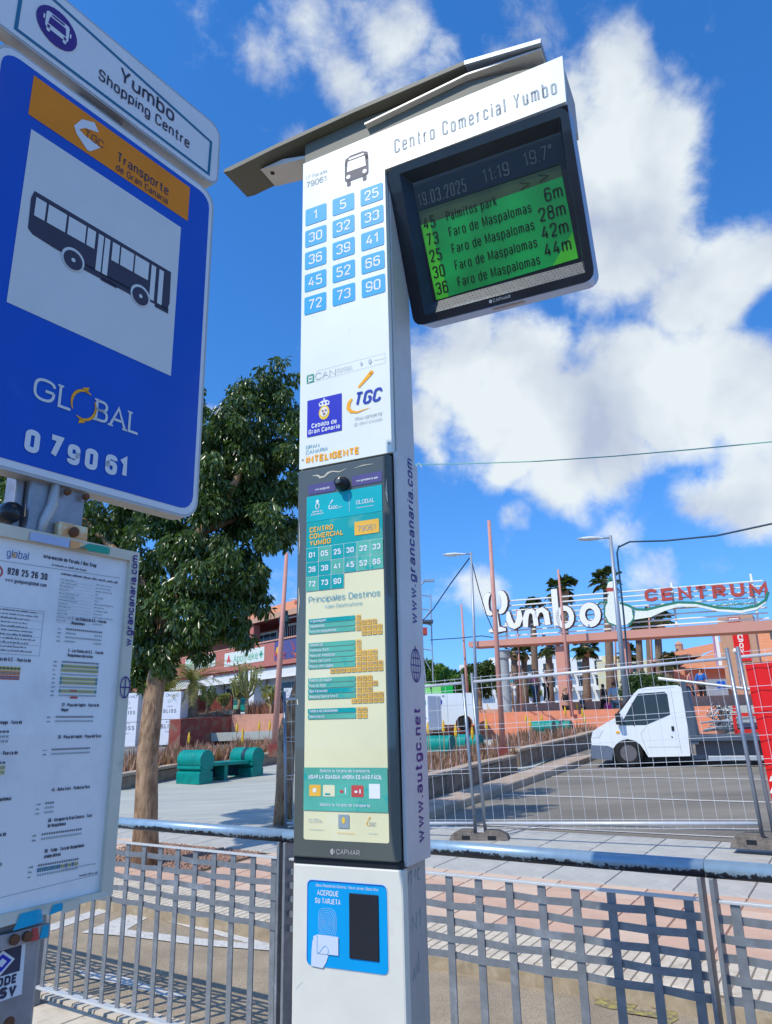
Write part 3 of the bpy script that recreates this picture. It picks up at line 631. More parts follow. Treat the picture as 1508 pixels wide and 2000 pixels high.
# bus mark
ft.rrect(.168, 3.366, .258, 3.452, .012, ink, 2); ft.P([(.168, 3.43), (.258, 3.43), (.256, 3.46), (.236, 3.470), (.19, 3.470), (.17, 3.46)], ink, 2)
ft.rrect(.184, 3.452, .242, 3.460, .003, beam_w, 3); ft.P([(.177, 3.405), (.249, 3.405), (.246, 3.447), (.180, 3.447)], beam_w, 3)
ft.disc(.182, 3.384, .008, beam_w, 3); ft.disc(.244, 3.384, .008, beam_w, 3); ft.rrect(.176, 3.347, .190, 3.37, .005, ink, 2); ft.rrect(.236, 3.347, .250, 3.37, .005, ink, 2)
ft.text('Centro Comercial Yumbo', .355, 3.412, .056, ink_lt, 2, fit=.543, t=.105, sp=.16)
# ECAN line
for a, b in (((.023, 2.645), (.304, 2.652)), ((.304, 2.652), (.304, 2.685)), ((.304, 2.685), (.06, 2.681))): ft.line([a, b], .0008, ink_vlt, 2)
ft.line([(.027, 2.647), (.049, 2.648), (.049, 2.672), (.027, 2.672)], .004, stk_green, 3, True); ft.line([(.033, 2.660), (.044, 2.660)], .003, stk_green, 3); ft.line([(.027, 2.672), (.027, 2.645)], .004, stk_green, 3)
ft.text('CAN', .056, 2.650, .024, ink_vlt, 2, t=.1, fit=.075); 
for k in range(3): ft.stripes(.135, .19, 2.656+k*.006, .0035, ink_vlt, rnd)
ft.disc(.222, 2.668, .004, ink_vlt, 2, .007); ft.disc(.252, 2.668, .006, ink_vlt, 2, .009); ft.rect(.265, 2.667, .30, 2.6682, ink_vlt, 2)
# island council square
ft.rect(.028, 2.458, .152, 2.583, cab_blue, 2)
ft.disc(.090, 2.530, .019, crest_y, 3, .024); ft.disc(.090, 2.532, .013, printw, 4, .016); ft.disc(.085, 2.536, .004, crest_r, 5); ft.disc(.096, 2.536, .004, crest_r, 5); ft.disc(.090, 2.525, .005, crest_r, 5)
ft.P([(.073, 2.553), (.107, 2.553), (.110, 2.563), (.102, 2.570), (.090, 2.572), (.078, 2.570), (.070, 2.563)], printw, 3); ft.rect(.0885, 2.570, .0915, 2.580, printw, 3); ft.rect(.086, 2.574, .094, 2.576, printw, 3)
for k in (.078, .090, .102): ft.disc(k, 2.562, .0035, cab_blue, 4)
ft.text('Cabildo de', .090, 2.485, .0155, printw, 3, 'c', t=.18, fit=.090); ft.text('Gran Canaria', .090, 2.466, .0155, printw, 3, 'c', t=.18, fit=.112)
# transport mark
ft.line([(.211, 2.589), (.256, 2.629)], .014, tgc_or, 2, taper=[.55, 1]); ft.disc(.2565, 2.6295, .007, tgc_or, 2)
ft.line([(.188, 2.556), (.177, 2.543), (.175, 2.527), (.185, 2.513), (.205, 2.507), (.25, 2.513)], .012, tgc_or, 2, taper=[.6, 1, 1.05, .8, .5, .06])
ft.text('TGC', .193, 2.528, .045, tgc_bl, 3, t=.17, it=.2, fit=.092, sp=.1)
ft.text('TRANSPORTE', .194, 2.479, .0105, ink_lt, 2, t=.1, it=.18, fit=.096); ft.text('DE GRAN CANARIA', .194, 2.462, .0105, ink_vlt, 2, t=.1, it=.18, fit=.096)
ft.text('GRAN', .024, 2.418, .0125, teal_t, 2, t=.12, fit=.048); ft.text('CANARIA', .024, 2.401, .0125, teal_t, 2, t=.12, fit=.079); ft.text('INTELIGENTE', .025, 2.370, .0235, tgc_or, 2, t=.25, fit=.187, sp=.08)
ft.build('lettering', K)
nums = [['1', '5', '25'], ['30', '32', '33'], ['36', '39', '41'], ['45', '52', '66'], ['72', '73', '90']]
for j in range(5):
    for i in range(3):
        u, v = .0125+i*.1072, 3.2445+(j*-.0872)+(.003 if i else 0)
        tl = Print(0); tl.rrect(u, v, u+.083, v+.067, .006, cyan, 2); tl.build('route_tile', K)
        tx = Print(0); tx.text(nums[j][i], u+.0415, v+.015, .038, printw, 3, 'c', t=.13, sp=.12, ws=1.0); tx.build('route_number', K)
# card reader
rd = Print(-.004)
rd.rrect(.043, .997, .279, 1.200, .014, hand_w, 1); rd.rrect(.0455, .9995, .2765, 1.1975, .013, blue_rd, 2); rd.rrect(.049, .9995, .2765, 1.194, .012, blue_r, 3)
rd.text('Bono Residente Canario, Wawa Joven, Bono Oro', .163, 1.183, .0068, printw, 4, 'c', fit=.18, t=.12)
rd.text('ACERQUE', .108, 1.163, .0125, printw, 4, 'c', t=.14, fit=.064); rd.text('SU TARJETA', .108, 1.144, .0125, printw, 4, 'c', t=.14, fit=.075)
for k in range(7):
    r = .0045+k*.0046; pts = []
    for q in range(25):
        a = 6.2832*q/24; cx_ = abs(math.cos(a))**(1/(1+k*.12))*math.copysign(1, math.cos(a)); sx_ = abs(math.sin(a))**(1/(1+k*.12))*math.copysign(1, math.sin(a))
        pts.append((.107+cx_*r*.82, 1.100+sx_*r*1.05))
    rd.line(pts, .0006, hand_w, 4, True)
rd.P([(.066, 1.067), (.078, 1.071), (.074, 1.0), (.0605, 1.0)], hand_w, 4)
rd.P([(.0600, .9985), (.094, .9965), (.104, 1.010), (.112, 1.030), (.112, 1.045), (.102, 1.048), (.085, 1.035), (.078, 1.071), (.070, 1.068), (.0635, 1.055), (.061, 1.03)], hand_w, 5)
rd.P([(.076, 1.029), (.140, 1.029), (.140, 1.071), (.077, 1.072)], hand_w, 7)
rd.line([(.0785, 1.071), (.0785, 1.032), (.085, 1.031), (.097, 1.045), (.103, 1.048), (.110, 1.044), (.112, 1.036), (.108, 1.028)], .0009, blue_r, 8)
rd.build('card_reader', K)
MB().box(.171, .254, -.0095, -.004, 1.026, 1.174, screen_off).build('reader_screen', K, bevel=.002)
# side writing
sd = Print(fn=lambda u, v, o: (.3315+o, .128-v, u)); sd2 = Print(fn=lambda u, v, o: (.3145+o, .128-v, u))
sd.text('www.grancanaria.com', 1.862, .008, .046, purple_txt, 1, t=.14, sp=.13, fit=.505)
sd.build('web_address', K); sd = Print(fn=sd.fn); sd.text('www.autgc.net', 1.285, .008, .046, purple_txt, 1, t=.14, sp=.13, fit=.345)
sd.build('web_address', K); sd = Print(fn=sd.fn)
for rr_q in (.034, .017): sd.line([(1.745+.046*math.cos(6.283*k/20), .028+rr_q*math.sin(6.283*k/20)) for k in range(21)], .0035, purple_txt, 1, True)
for q in (-.02, .0, .02): sd.line([(1.745+q, .028-.03+abs(q)*.3), (1.745+q, .028+.03-abs(q)*.3)], .0035, purple_txt, 1)
sd.line([(1.70, .028), (1.80, .028)], .0035, purple_txt, 1)
sd.build('globe_mark', K)
gf = Print(fn=lambda u, v, o: (.3145+o, u, v))
for pts in ([(.04, 1.19), (.05, 1.215), (.068, 1.222), (.062, 1.19)], [(.09, 1.20), (.092, 1.222)], [(.125, 1.22), (.108, 1.215), (.108, 1.195), (.125, 1.192)], [(.06, 1.08), (.063, 1.115), (.09, 1.082), (.092, 1.12)], [(.115, 1.085), (.118, 1.125), (.108, 1.11)], [(.06, .975), (.066, 1.0), (.075, .975), (.085, 1.005), (.09, .985)], [(.10, .98), (.098, 1.03)]):
    gf.line(pts, .0022, marker, 1)
gf.build('marker_scribble', K)
wr = Print(0); rw = random.Random(9)
for k in range(16):
    u, v = rw.uniform(.01, .31), rw.choice([rw.uniform(2.72, 3.2), rw.uniform(2.4, 2.7), rw.uniform(3.3, 3.5)]); a = rw.uniform(-.6, .6); l = rw.uniform(.006, .03); wr.line([(u, v), (u+l*math.sin(a), v-l*math.cos(a))], .0007, ink_vlt, 1)
wr.build('scratches', K, kind='stuff')
wl = Print(-.004)
for k in range(14):
    u, v = rw.uniform(.02, .30), rw.uniform(.55, .97); a = rw.uniform(-1.3, 1.3); l = rw.uniform(.005, .03); wl.line([(u, v), (u+l*math.sin(a), v-l*math.cos(a))], .0008, ink_vlt, 1)
wl.build('scratches', K, kind='stuff')
for u, v in ((.012, .02), (.310, .02)): MB().lathe([(.004, 0), (.003, .002)], side_grey, 10, (u, 0, 2.366+v), 'y').build('screw', K)
# roof wing
rf = MB()
rf.prism([(-.335, 3.588), (-.30, 3.583), (-.11, 3.603), (.22, 3.622), (.62, 3.634), (.62, 3.65), (.22, 3.638), (-.11, 3.619), (-.33, 3.60)], -.025, .125, roof_g)
rf.build('roof_wing', K, bevel=.002)
MB().prism([(.621, 3.634), (.868, 3.600), (.870, 3.616), (.621, 3.65)], -.025, .125, roof_b).build('roof_wing', K, bevel=.002)
MB().prism([(-.20, 3.583), (-.005, 3.555), (-.005, 3.566), (-.10, 3.590)], .02, .120, strip_w).build('roof_bracket', K, bevel=.002)
MB().prism([(.25, 3.568), (.62, 3.606), (.866, 3.590), (.866, 3.596), (.62, 3.613), (.25, 3.575)], -.010, .05, strip_w).build('roof_bracket', K, bevel=.003)
MB().prism([(.0, 3.505), (.9, 3.54), (.62, 3.60), (.22, 3.62), (.0, 3.605)], .012, .15, roof_g).build('roof_mount', K)
MB().lathe([(.008, 0), (.008, .012)], dark, 10, (-.165, .05, 3.575)).build('bolt', K); MB().lathe([(.008, 0), (.008, .012)], dark, 10, (.62, .028, 3.593)).build('bolt', K)
# display: leaning box; local frame along the tilted face
T0 = np.array([0, .0, 3.362]); TD = np.array([0, .205, -.487]); TD = TD/np.linalg.norm(TD); TN = np.array([0, TD[2], -TD[1]]); TN = TN/np.linalg.norm(TN)
if TN[1] > 0: TN = -TN
def tf(u, v, o): p = T0+TD*(-v)+TN*o; return (u, p[1], p[2])
def tprism(pts, o0, o1, m, name, parent, bevel=0, **k):   # pts (u,-s); o measured out of the face
    mb = MB(); n = len(pts); v = [tf(u, w, o1) for u, w in pts]+[tf(u, w, o0) for u, w in pts]
    mb.add(v, [tuple(range(n)), tuple(range(2*n-1, n-1, -1))], m); mb.add(v, [(i, i+n, (i+1) % n+n, (i+1) % n) for i in range(n)], m)
    return mb.build(name, parent, bevel=bevel)
def rr(u0, v0, u1, v1, r, top=True, k=5):
    p = []
    for cx, cy, a0, on in ((u1-r, v0+r, -90, 1), (u1-r, v1-r, 0, top), (u0+r, v1-r, 90, top), (u0+r, v0+r, 180, 1)):
        if not on: p.append((u1 if cx > (u0+u1)/2 else u0, v1)); continue
        for q in range(k): a = R(a0+90/(k-1)*q); p.append((cx+r*math.cos(a), cy+r*math.sin(a)))
    return p
DH = MB(); pts = rr(.322, -.526, .923, .0, .035, False)
n = len(pts); v = [tf(a, b, -.006) for a, b in pts]+[tf(a, b, -.13) for a, b in pts]+[tf(a, b, -.040) for a, b in pts]
DH.add(v, [(i+n, n+(i+1) % n, (i+1) % n, i) for i in range(n)]+[tuple(range(2*n-1, n-1, -1)), tuple(range(2*n, 3*n))], alu_box)
hs_ = DH.build('display_housing', K)
# bezel ring
out = rr(.3225, -.5255, .9225, -.004, .034, True); inn = [(.366, -.495), (.885, -.495), (.893, -.03), (.366, -.03)]
bz = MB()
ou = rr(.3225, -.5255, .9225, -.004, .03, True, 4)
inr = rr(.366, -.497, .898, -.030, .004, True, 4)
n = len(ou)
v = [tf(a, b, .002) for a, b in ou]+[tf(a, b, .002) for a, b in inr]+[tf(a, b, -.006) for a, b in ou]+[tf(a, b, -.034) for a, b in rr(.394, -.455, .888, -.06, .003, True, 4)]
fs = [];
for i in range(n):
    j = (i+1) % n; fs.append((i, j, n+j, n+i)); fs.append((2*n+i, 2*n+j, j, i))
bz.add(v, fs, bezel_m); bz.add(v, [(n+i, n+(i+1) % n, 3*n+(i+1) % n, 3*n+i) for i in range(n)], bezel_in)
bz.build('bezel', K)
def tpr(lay0): return Print(fn=lambda u, v, o: tf(u, v, lay0+o))
# screen: a lit liquid-crystal panel
def emis(name, col, e, top=0):
    m = bpy.data.materials.new(name); m.use_nodes = True; t = m.node_tree; b = t.nodes['Principled BSDF']
    b.inputs['Roughness'].default_value = .35
    tc = node(t, 'ShaderNodeTexCoord'); n = node(t, 'ShaderNodeTexNoise', {'Vector': tc.outputs['Object'], 'Scale': 6.0, 'Detail': 2.0})
    f = node(t, 'ShaderNodeMapRange', {0: n.outputs[0], 1: .35, 2: .65, 3: .8, 4: 1.25}).outputs[0]
    mu = node(t, 'ShaderNodeVectorMath', {0: col, 3: f}, operation='SCALE')
    t.links.new(mu.outputs[0], b.inputs['Emission Color']); t.links.new(mu.outputs[0], b.inputs['Base Color']); b.inputs['Emission Strength'].default_value = e; return m
lcd_g = emis('lcd_green', (.002, .15, .028), .42); lcd_g2 = emis('lcd_lime', (.03, .23, .010), .45); lcd_o = emis('lcd_olive', (.022, .042, .012), .3); lcd_n = emis('lcd_navy', (.002, .004, .010), .1)
lcd_ink = M('lcd_ink', (.008, .02, .01), .5); lcd_lt = emis('lcd_pale', (.06, .075, .07), .2)
sc = tpr(-.033)
sc.rect(.394, -.455, .888, -.06, bezel_m, 0); sc.rect(.398, -.155, .872, -.075, lcd_n, 1); sc.rect(.398, -.203, .872, -.150, lcd_o, 1)
sc.P([(.398, -.203), (.872, -.190), (.880, -.443), (.405, -.452)], lcd_g, 2)
sc.P([(.398, -.20), (.43, -.20), (.45, -.452), (.405, -.452)], lcd_g2, 3); sc.P([(.80, -.445), (.880, -.443), (.876, -.36)], lcd_g2, 3)
sc.text('19.03.2025', .404, -.143, .043, lcd_lt, 4, fit=.168, t=.1); sc.text('11:19', .630, -.136, .043, lcd_lt, 4, fit=.086, t=.1); sc.text('19.7°', .765, -.128, .043, lcd_lt, 4, fit=.09, t=.1)
sc.text('>', .74, -.198, .04, lcd_ink, 4, t=.1, ws=1.8); sc.text('>', .80, -.193, .04, lcd_ink, 4, t=.1, ws=1.8)
names = ['Palmitos park']+['Faro de Maspalomas']*4; rt = ['45', '73', '25', '30', '36']; mins = [None, '6m', '28m', '42m', '44m']
for k in range(5):
    v = -.212-.0545*k
    sc.text(rt[k], .407+k*.001, v-.008, .041, lcd_ink, 4, t=.13, fit=.042); sc.text(names[k], .488, v+(-.002 if k == 0 else 0), .032, lcd_ink, 4, t=.12, fit=.172 if k == 0 else .276)
    if mins[k]: sc.text(mins[k], .866, v+.016, .043, lcd_ink, 4, 'r', t=.13, fit=None, ws=.75)
scr = sc.build('screen', K)
pn = MB(); lt = tf(.394, -.455, -.033)
lg = MB().poly([tf(.366, -.497, .0015), tf(.898, -.497, .0015), tf(.890, -.457, -.030), tf(.394, -.457, -.030)], M('ledge_grey', (.045, .06, .07), .5)).build('perforated_ledge', K)
dts = MB(); 
for i in range(46):
    for j in range(4):
        s = j/4+.12; u = .385+(.497*i/45)*(1-s*.0)+(j % 2)*.005; w = -.457-.04*s; o = -.030+.0315*s+.0006; r = .0013
        dts.poly([tf(u-r, w-r, o), tf(u+r, w-r, o), tf(u+r, w+r, o), tf(u-r, w+r, o)], side_grey if (i*7+j*3) % 5 == 0 else dark)
dts.build('perforations', lg, kind='stuff')
cm = tpr(.002); cm.text('CAPMAR', .602, -.514, .0105, steel_l, 2, t=.13, fit=.058); cm.disc(.594, -.509, .005, steel_l, 2, .0055); cm.build('maker_mark', K)
lb = MB(); p1, p2 = tf(.60, -.5268, -.045), tf(.70, -.5268, -.09); lb.poly([tf(.585, -.5272, -.04), tf(.585, -.5272, -.075), tf(.69, -.5272, -.075), tf(.69, -.5272, -.04)], lbl); lb.build('rating_label', K)
# ================================================================== BUS STOP POST WITH BOARDS
SE = np.array([.5722, .8201, 0]); SROT = math.atan2(SE[1], SE[0])
B_ = empty('bus_stop_post', (-.44, 1.6, 0), SROT, 'bus stop post carrying a blue bus sign, a white name board and a timetable case', 'bus stop sign')
MB().box(-.375, -.262, .012, .055, 0, 3.05, post_m).build('post', B_, bevel=.006)
MB().box(-.395, -.377, .03, .07, 1.9, 2.4, post_m).build('cable_duct', B_, bevel=.004)
def board(u0, u1, z0, z1, r, name, d=.028):
    mb = MB(); n0 = rr(u0, z0, u1, z1, r, True, 7); mb.prism(n0, -.004, d, sign_edge); o = mb.build(name, B_, bevel=.004); return o
nb = board(-.60, .018, 2.955, 3.150, .035, 'name_board'); 
q = Print(-.004); q.rrect(-.594, 2.961, .012, 3.144, .03, sign_w, 1)
for a in ([(-.53, 2.975), (-.014, 2.975)], [(-.014, 2.975), (-.014, 3.079)], [(-.014, 3.079), (-.53, 3.118)], [(-.53, 3.118), (-.53, 2.975)]):
    pass
q.line([(-.533, 2.976), (-.016, 2.978), (-.014, 3.082), (-.533, 3.128), (-.533, 2.976)], .008, bdr_teal, 2, True)
q.build('board_face', nb)
q = Print(-.004); q.disc(-.451, 3.055, .0475, tgc_bl if 0 else purple_txt, 3, .0475)
q.rrect(-.478, 3.037, -.424, 3.082, .007, sign_w, 4); q.rrect(-.466, 3.0745, -.436, 3.079, .002, purple_txt, 5); q.P([(-.472, 3.050), (-.430, 3.050), (-.433, 3.070), (-.469, 3.070)], purple_txt, 5)
q.disc(-.470, 3.0425, .0035, purple_txt, 5); q.disc(-.432, 3.0425, .0035, purple_txt, 5); q.rrect(-.474, 3.029, -.466, 3.04, .003, sign_w, 4); q.rrect(-.436, 3.029, -.428, 3.04, .003, sign_w, 4); q.rect(-.4835, 3.055, -.480, 3.066, sign_w, 4); q.rect(-.422, 3.055, -.4185, 3.066, sign_w, 4)
q.build('bus_emblem', nb)
q = Print(-.004); q.text('Yumbo', -.214, 3.050, .041, ink, 3, 'c', t=.14, fit=.158); q.text('Shopping Centre', -.214, 3.008, .031, ink, 3, 'c', t=.13, fit=.262); q.build('lettering', nb)
rb = board(-.566, .008, 2.040, 2.930, .045, 'route_board', .034)
q = Print(-.004); q.rrect(-.560, 2.046, .002, 2.924, .04, sign_w, 1); q.rrect(-.550, 2.060, -.008, 2.910, .034, sign_blue, 2); q.build('board_face', rb)
q = Print(-.004); q.rect(-.485, 2.796, -.073, 2.896, sign_or, 3)
q.P([(-.388, 2.842), (-.372, 2.872), (-.343, 2.886), (-.330, 2.868), (-.362, 2.856), (-.376, 2.842), (-.362, 2.836), (-.322, 2.833), (-.345, 2.806), (-.352, 2.804), (-.380, 2.826)], sign_w, 4)
q.text('TGC', -.362, 2.834, .020, ink, 5, t=.09, fit=.046); q.text('Transporte', -.208, 2.829, .026, ink, 4, 'c', t=.13, fit=.144); q.text('de Gran Canaria', -.208, 2.803, .019, ink, 4, 'c', t=.12, fit=.144); q.build('operator_panel', rb)
q = Print(-.004)
pw = M('reflective_white', (.68, .71, .70), .45, var=.03)
q.rect(-.475, 2.364, -.092, 2.766, pw, 3); q.build('pictogram_panel', rb)
q = Print(-.004)
# bus side view
q.P([(-.455, 2.540), (-.445, 2.532), (-.395, 2.527), (-.116, 2.522), (-.110, 2.545), (-.112, 2.628), (-.452, 2.630), (-.457, 2.61)], ink, 4)
q.rect(-.335, 2.514, -.20, 2.53, ink, 4); q.rect(-.290, 2.511, -.250, 2.52, ink, 4); q.rect(-.150, 2.516, -.112, 2.53, ink, 4)
for u0, u1, v0 in ((-.447, -.425, 2.575), (-.420, -.380, 2.575), (-.375, -.335, 2.575), (-.331, -.312, 2.575), (-.270, -.252, 2.572), (-.248, -.215, 2.572), (-.211, -.174, 2.572)): q.rect(u0, v0, u1, 2.618, pw, 5)
for u0 in (-.305, -.289, -.167, -.145): q.rect(u0, 2.528, u0+.0125, 2.618, pw, 5)
for u in (-.356, -.190): q.disc(u, 2.524, .026, pw, 5); q.disc(u, 2.522, .0215, ink, 6); q.disc(u, 2.522, .0045, pw, 7)
q.build('bus_pictogram', rb)
q = Print(-.004)
for c, u, w in (('G', -.404, .044), ('L', -.353, .030), ('B', -.272, .030), ('A', -.238, .040), ('L', -.193, .028)): q.text(c, u, 2.193, .047, pw, 4, t=.12, serif=.13, fit=w)
for a0, a1, am in ((60, 215, 1), (240, 395, 1)):
    pts = [(-.298+.027*math.cos(R(a)), 2.216+.031*math.sin(R(a))) for a in range(a0, a1+1, 15)]; q.line(pts, .006, tgc_or, 4, taper=[.35+.65*math.sin(math.pi*i/(len(pts)-1)) for i in range(len(pts))])
q.P([(-.305, 2.252), (-.290, 2.258), (-.293, 2.243)], tgc_or, 4); q.P([(-.291, 2.180), (-.306, 2.174), (-.303, 2.189)], tgc_or, 4)
q.build('operator_name', rb)
q = Print(-.004)
for c, u, v, h in (('0', -.408, 2.085, .045), ('7', -.362, 2.088, .046), ('9', -.322, 2.085, .042), ('0', -.284, 2.086, .044), ('6', -.238, 2.088, .043), ('1', -.206, 2.089, .046)): q = Print(-.004); q.text(c, u, v, h, sign_w, 4, t=.24, ws=.8); q.build('digit', rb)
# glue drip and bracket below
MB().tube([(-.331, .005, 2.06), (-.333, .006, 2.0), (-.345, .008, 1.965), (-.350, .008, 1.93)], [.007, .011, .010, .007], sign_edge, 8).build('putty_drip', B_, smooth=True)
for u in (-.31, -.27): MB().lathe([(.007, 0), (.007, .006), (.004, .009)], rust, 10, (u, .002, 2.030), 'y').build('bolt', B_, smooth=True)
br = MB().box(-.322, -.261, -.006, .012, 1.936, 1.968, stk_or).build('clamp_plate', B_, bevel=.002); MB().lathe([(.009, 0), (.010, .008), (.005, .013)], rust, 10, (-.294, -.006, 1.951), 'y').build('bolt', br)
MB().lathe([(.004, 0), (.016, .002), (.02, .006), (.02, .04), (.017, .05)], bezel_m, 18, (-.402, .06, 1.972), 'y').build('lamp_cap', B_, smooth=True)
# timetable case
tt = MB(); O = [(-.60, 1.270), (-.146, 1.297), (-.143, 1.937), (-.60, 1.940)]; I = [(-.58, 1.300), (-.168, 1.305), (-.163, 1.918), (-.58, 1.916)]
v = [(u, -.012, z) for u, z in O]+[(u, -.010, z) for u, z in I]+[(u, .004, z) for u, z in O]+[(u, .0, z) for u, z in I]
O2 = [(u, .012, z) for u, z in O]; v += O2
tt.add(v, [(i, (i+1) % 4, 4+(i+1) % 4, 4+i) for i in range(4)]+[(4+i, 4+(i+1) % 4, 12+(i+1) % 4, 12+i) for i in range(4)]+[(16+i, 16+(i+1) % 4, (i+1) % 4, i) for i in range(4)]+[(19, 18, 17, 16)], frame_beige)
tc_ = tt.build('timetable_case', B_)
q = Print(.0); q.P(I, paper, 0)
q.build('timetable_paper', B_)
q = Print(.0)
q.text('global', -.411, 1.884, .015, blu_ink, 1, t=.1, fit=.04); q.line([(-.398+.003*math.cos(a), 1.8885+.0035*math.sin(a)) for a in [x*.6 for x in range(11)]], .0015, tgc_or, 2)
q.text('Información de Parada / Bus Stop', -.343, 1.893, .0078, txt_g, 1, t=.17, fit=.110); q.stripes(-.325, -.255, 1.882, .0045, txt_g, rnd)
q.line([(-.58, 1.872), (-.178, 1.880)], .0009, ink_lt, 1)
q.line([(-.437+.022*math.cos(R(a)), 1.855+.014*math.sin(R(a))) for a in range(-60, 100, 16)], .003, red_ink, 1)
q.text('928 25 26 30', -.406, 1.853, .0125, txt_g, 1, t=.18, fit=.075); q.text('www.guaguasglobal.com', -.408, 1.840, .0072, txt_g, 1, t=.14, fit=.077)
def boxes(u0, u1, v0, v1, m):
    for a, b in (((u0, v0), (u1, v0)), ((u1, v0), (u1, v1)), ((u1, v1), (u0, v1))): q.line([a, b], .0006, m, 1)
boxes(-.58, -.330, 1.715, 1.795, ink_lt)
for k in range(11): q.stripes(-.58, -.330-rnd.uniform(.008, .03), 1.790-k*.0070, .0034, txt_g, rnd)
for k in range(5): q.line([(-.58, 1.789-k*.0145), (-.330, 1.791-k*.0145)], .0004, ink_lt, 1)
q.stripes(-.305, -.185, 1.868, .005, txt_g, rnd)
for k in range(13):
    q.stripes(-.305, -.305+rnd.uniform(.015, .04), 1.858-k*.0064, .0032, ink_lt, rnd)
    q.line([(-.305, 1.8555-k*.0064), (-.235, 1.8562-k*.0064)], .0003, ink_lt, 1)
    q.stripes(-.230, -.230+rnd.uniform(.005, .045), 1.858-k*.0064, .0032, ink_lt, rnd)
def qr(u, v, s=.015):      # plain pale square where the photo has a square code
    q.rect(u, v, u+s, v+s, ink_vlt, 1)
rows_ = [(1.776, '1 - Las Palmas de G.C. - Faro de', 'Maspalomas', 4, 1), (1.716, '5 - Las Palmas de G.C. - Faro de', 'Maspalomas (directo)', 9, 2), (1.618, '32 - Playa del Inglés - Puerto de', 'Mogan', 2, 0), (1.562, '36 - Playa del Inglés - Playa del Cura', None, 2, 0), (1.473, '45 - Bahia Feliz - Palmitos Park', None, 3, 3), (1.423, '66 - Aeropuerto Gran Canaria - Faro', 'de Maspalomas', 2, 0), (1.374, '90 - Telde - Faro de Maspalomas', '(laborables)', 3, 4)]
for v0, s1, s2, nr, ty in rows_:
    u0 = -.292+(1.776-v0)*-.018
    q.text(s1, u0+.018, v0+.010, .0062, txt_g, 2, t=.17, fit=.0022*len(s1));
    if s2: q.text(s2, u0+.018, v0+.0015, .0062, txt_g, 2, t=.17, fit=.0022*len(s2))
    for k in range(nr):
        y = v0-.010-k*.0075; n2 = 4 if ty == 3 else 18
        q.stripes(u0-.008, u0-.002, y, .003, txt_g, rnd)
        for c in range(n2):
            if ty == 1 and 4 < c < 14 and k in (1, 3): continue
            u = u0+.008+c*.0043
            if ty == 2 and k in (1, 2, 4, 5, 7): q.rect(u-.0003, y-.0012, u+.0036, y+.0050, yel_ink if (c % 17 or k == 2) else grn_ink, 1)
            if ty == 4 and k in (1,): q.rect(u-.0003, y-.0012, u+.0036, y+.0050, (grn_ink, yel_ink)[c > 8] if c % 3 else blu_ink, 1)
            q.rect(u+.0004, y+.0002, u+.0015, y+.0034, txt_g if k == 0 else ink_lt, 2); q.rect(u+.0019, y+.0002, u+.0030, y+.0034, txt_g if k == 0 else ink_lt, 2)
q.rect(-.262, 1.6425, -.247, 1.646, red_ink, 2); q.rect(-.264, 1.655, -.250, 1.658, red_ink, 2)
for v0, s in ((1.703, 'as Palmas de G.C. - Puerto de'), (1.598, 'de Arinaga - Faro de'), (1.548, 'del Inglés - Puerto de'), (1.475, 'de Maspalomas'), (1.420, '- Faro de'), (1.375, 'de Maspalomas')):
    q.text(s, -.345-(1.7-v0)*.03, v0, .0065, txt_g, 2, 'r', t=.17, fit=.0026*len(s))
    for k in range(3):
        for c in range(34):
            u = -.58+c*.0043*1.5
            if u > -.365-(1.7-v0)*.05: break
            y = v0-.014-k*.0078
            if v0 > 1.69: q.rect(u-.0005, y-.0015, u+.0055, y+.0052, (yel_ink, sign_or, red_ink)[(c*3+k) % 3], 1)
            if 1.54 < v0 < 1.56 and k: q.rect(u-.0005, y-.0015, u+.0055, y+.0052, yel_ink, 1)
            q.rect(u, y, u+.0018, y+.0036, ink_lt if k else txt_g, 2); q.rect(u+.0025, y, u+.0043, y+.0036, ink_lt if k else txt_g, 2)
q.line([(-.58, 1.318), (-.173, 1.334)], .0008, ink_lt, 1); q.stripes(-.21, -.175, 1.336, .004, txt_g, rnd); q.stripes(-.245, -.18, 1.352, .0028, ink_lt, rnd)
q.build('timetable_print', B_)
st = Print(-.0125)
st.P([(-.288, 1.919), (-.215, 1.921), (-.214, 1.935), (-.262, 1.934)], stk_green, 1); st.build('sticker_remnant', tc_); st = Print(-.0125); st.P([(-.300, 1.918), (-.262, 1.919), (-.275, 1.934), (-.300, 1.934)], stk_or, 1); st.build('sticker_remnant', tc_); st = Print(-.0125); st.rect(-.38, 1.918, -.302, 1.934, M('sticker_pale_blue', (.42, .52, .72), .4), 1)
st.build('sticker_remnant', tc_); st = Print(-.0125)
st.P([(-.33, 1.276), (-.278, 1.279), (-.285, 1.300), (-.32, 1.299)], stk_blue, 1); st.P([(-.27, 1.287), (-.245, 1.290), (-.246, 1.302), (-.262, 1.302)], stk_blue, 1); st.P([(-.245, 1.284), (-.215, 1.287), (-.215, 1.303), (-.245, 1.302)], frame_beige, 1)
st.build('sticker_remnant', tc_)
sv = Print(fn=lambda u, v, o: (-.1505-v, -.0126-o, u)); sv.text('w.grancanaria.com', 1.745, -.003, .0155, purple_txt, 1, t=.17, fit=.185)
sv.line([(1.665+.020*math.cos(6.283*k/16), .004+.011*math.sin(6.283*k/16)) for k in range(17)], .0022, purple_txt, 1, True); sv.line([(1.645, .004), (1.685, .004)], .0022, purple_txt, 1); sv.line([(1.665, -.007), (1.665, .015)], .0022, purple_txt, 1)
sv.build('web_address', tc_)
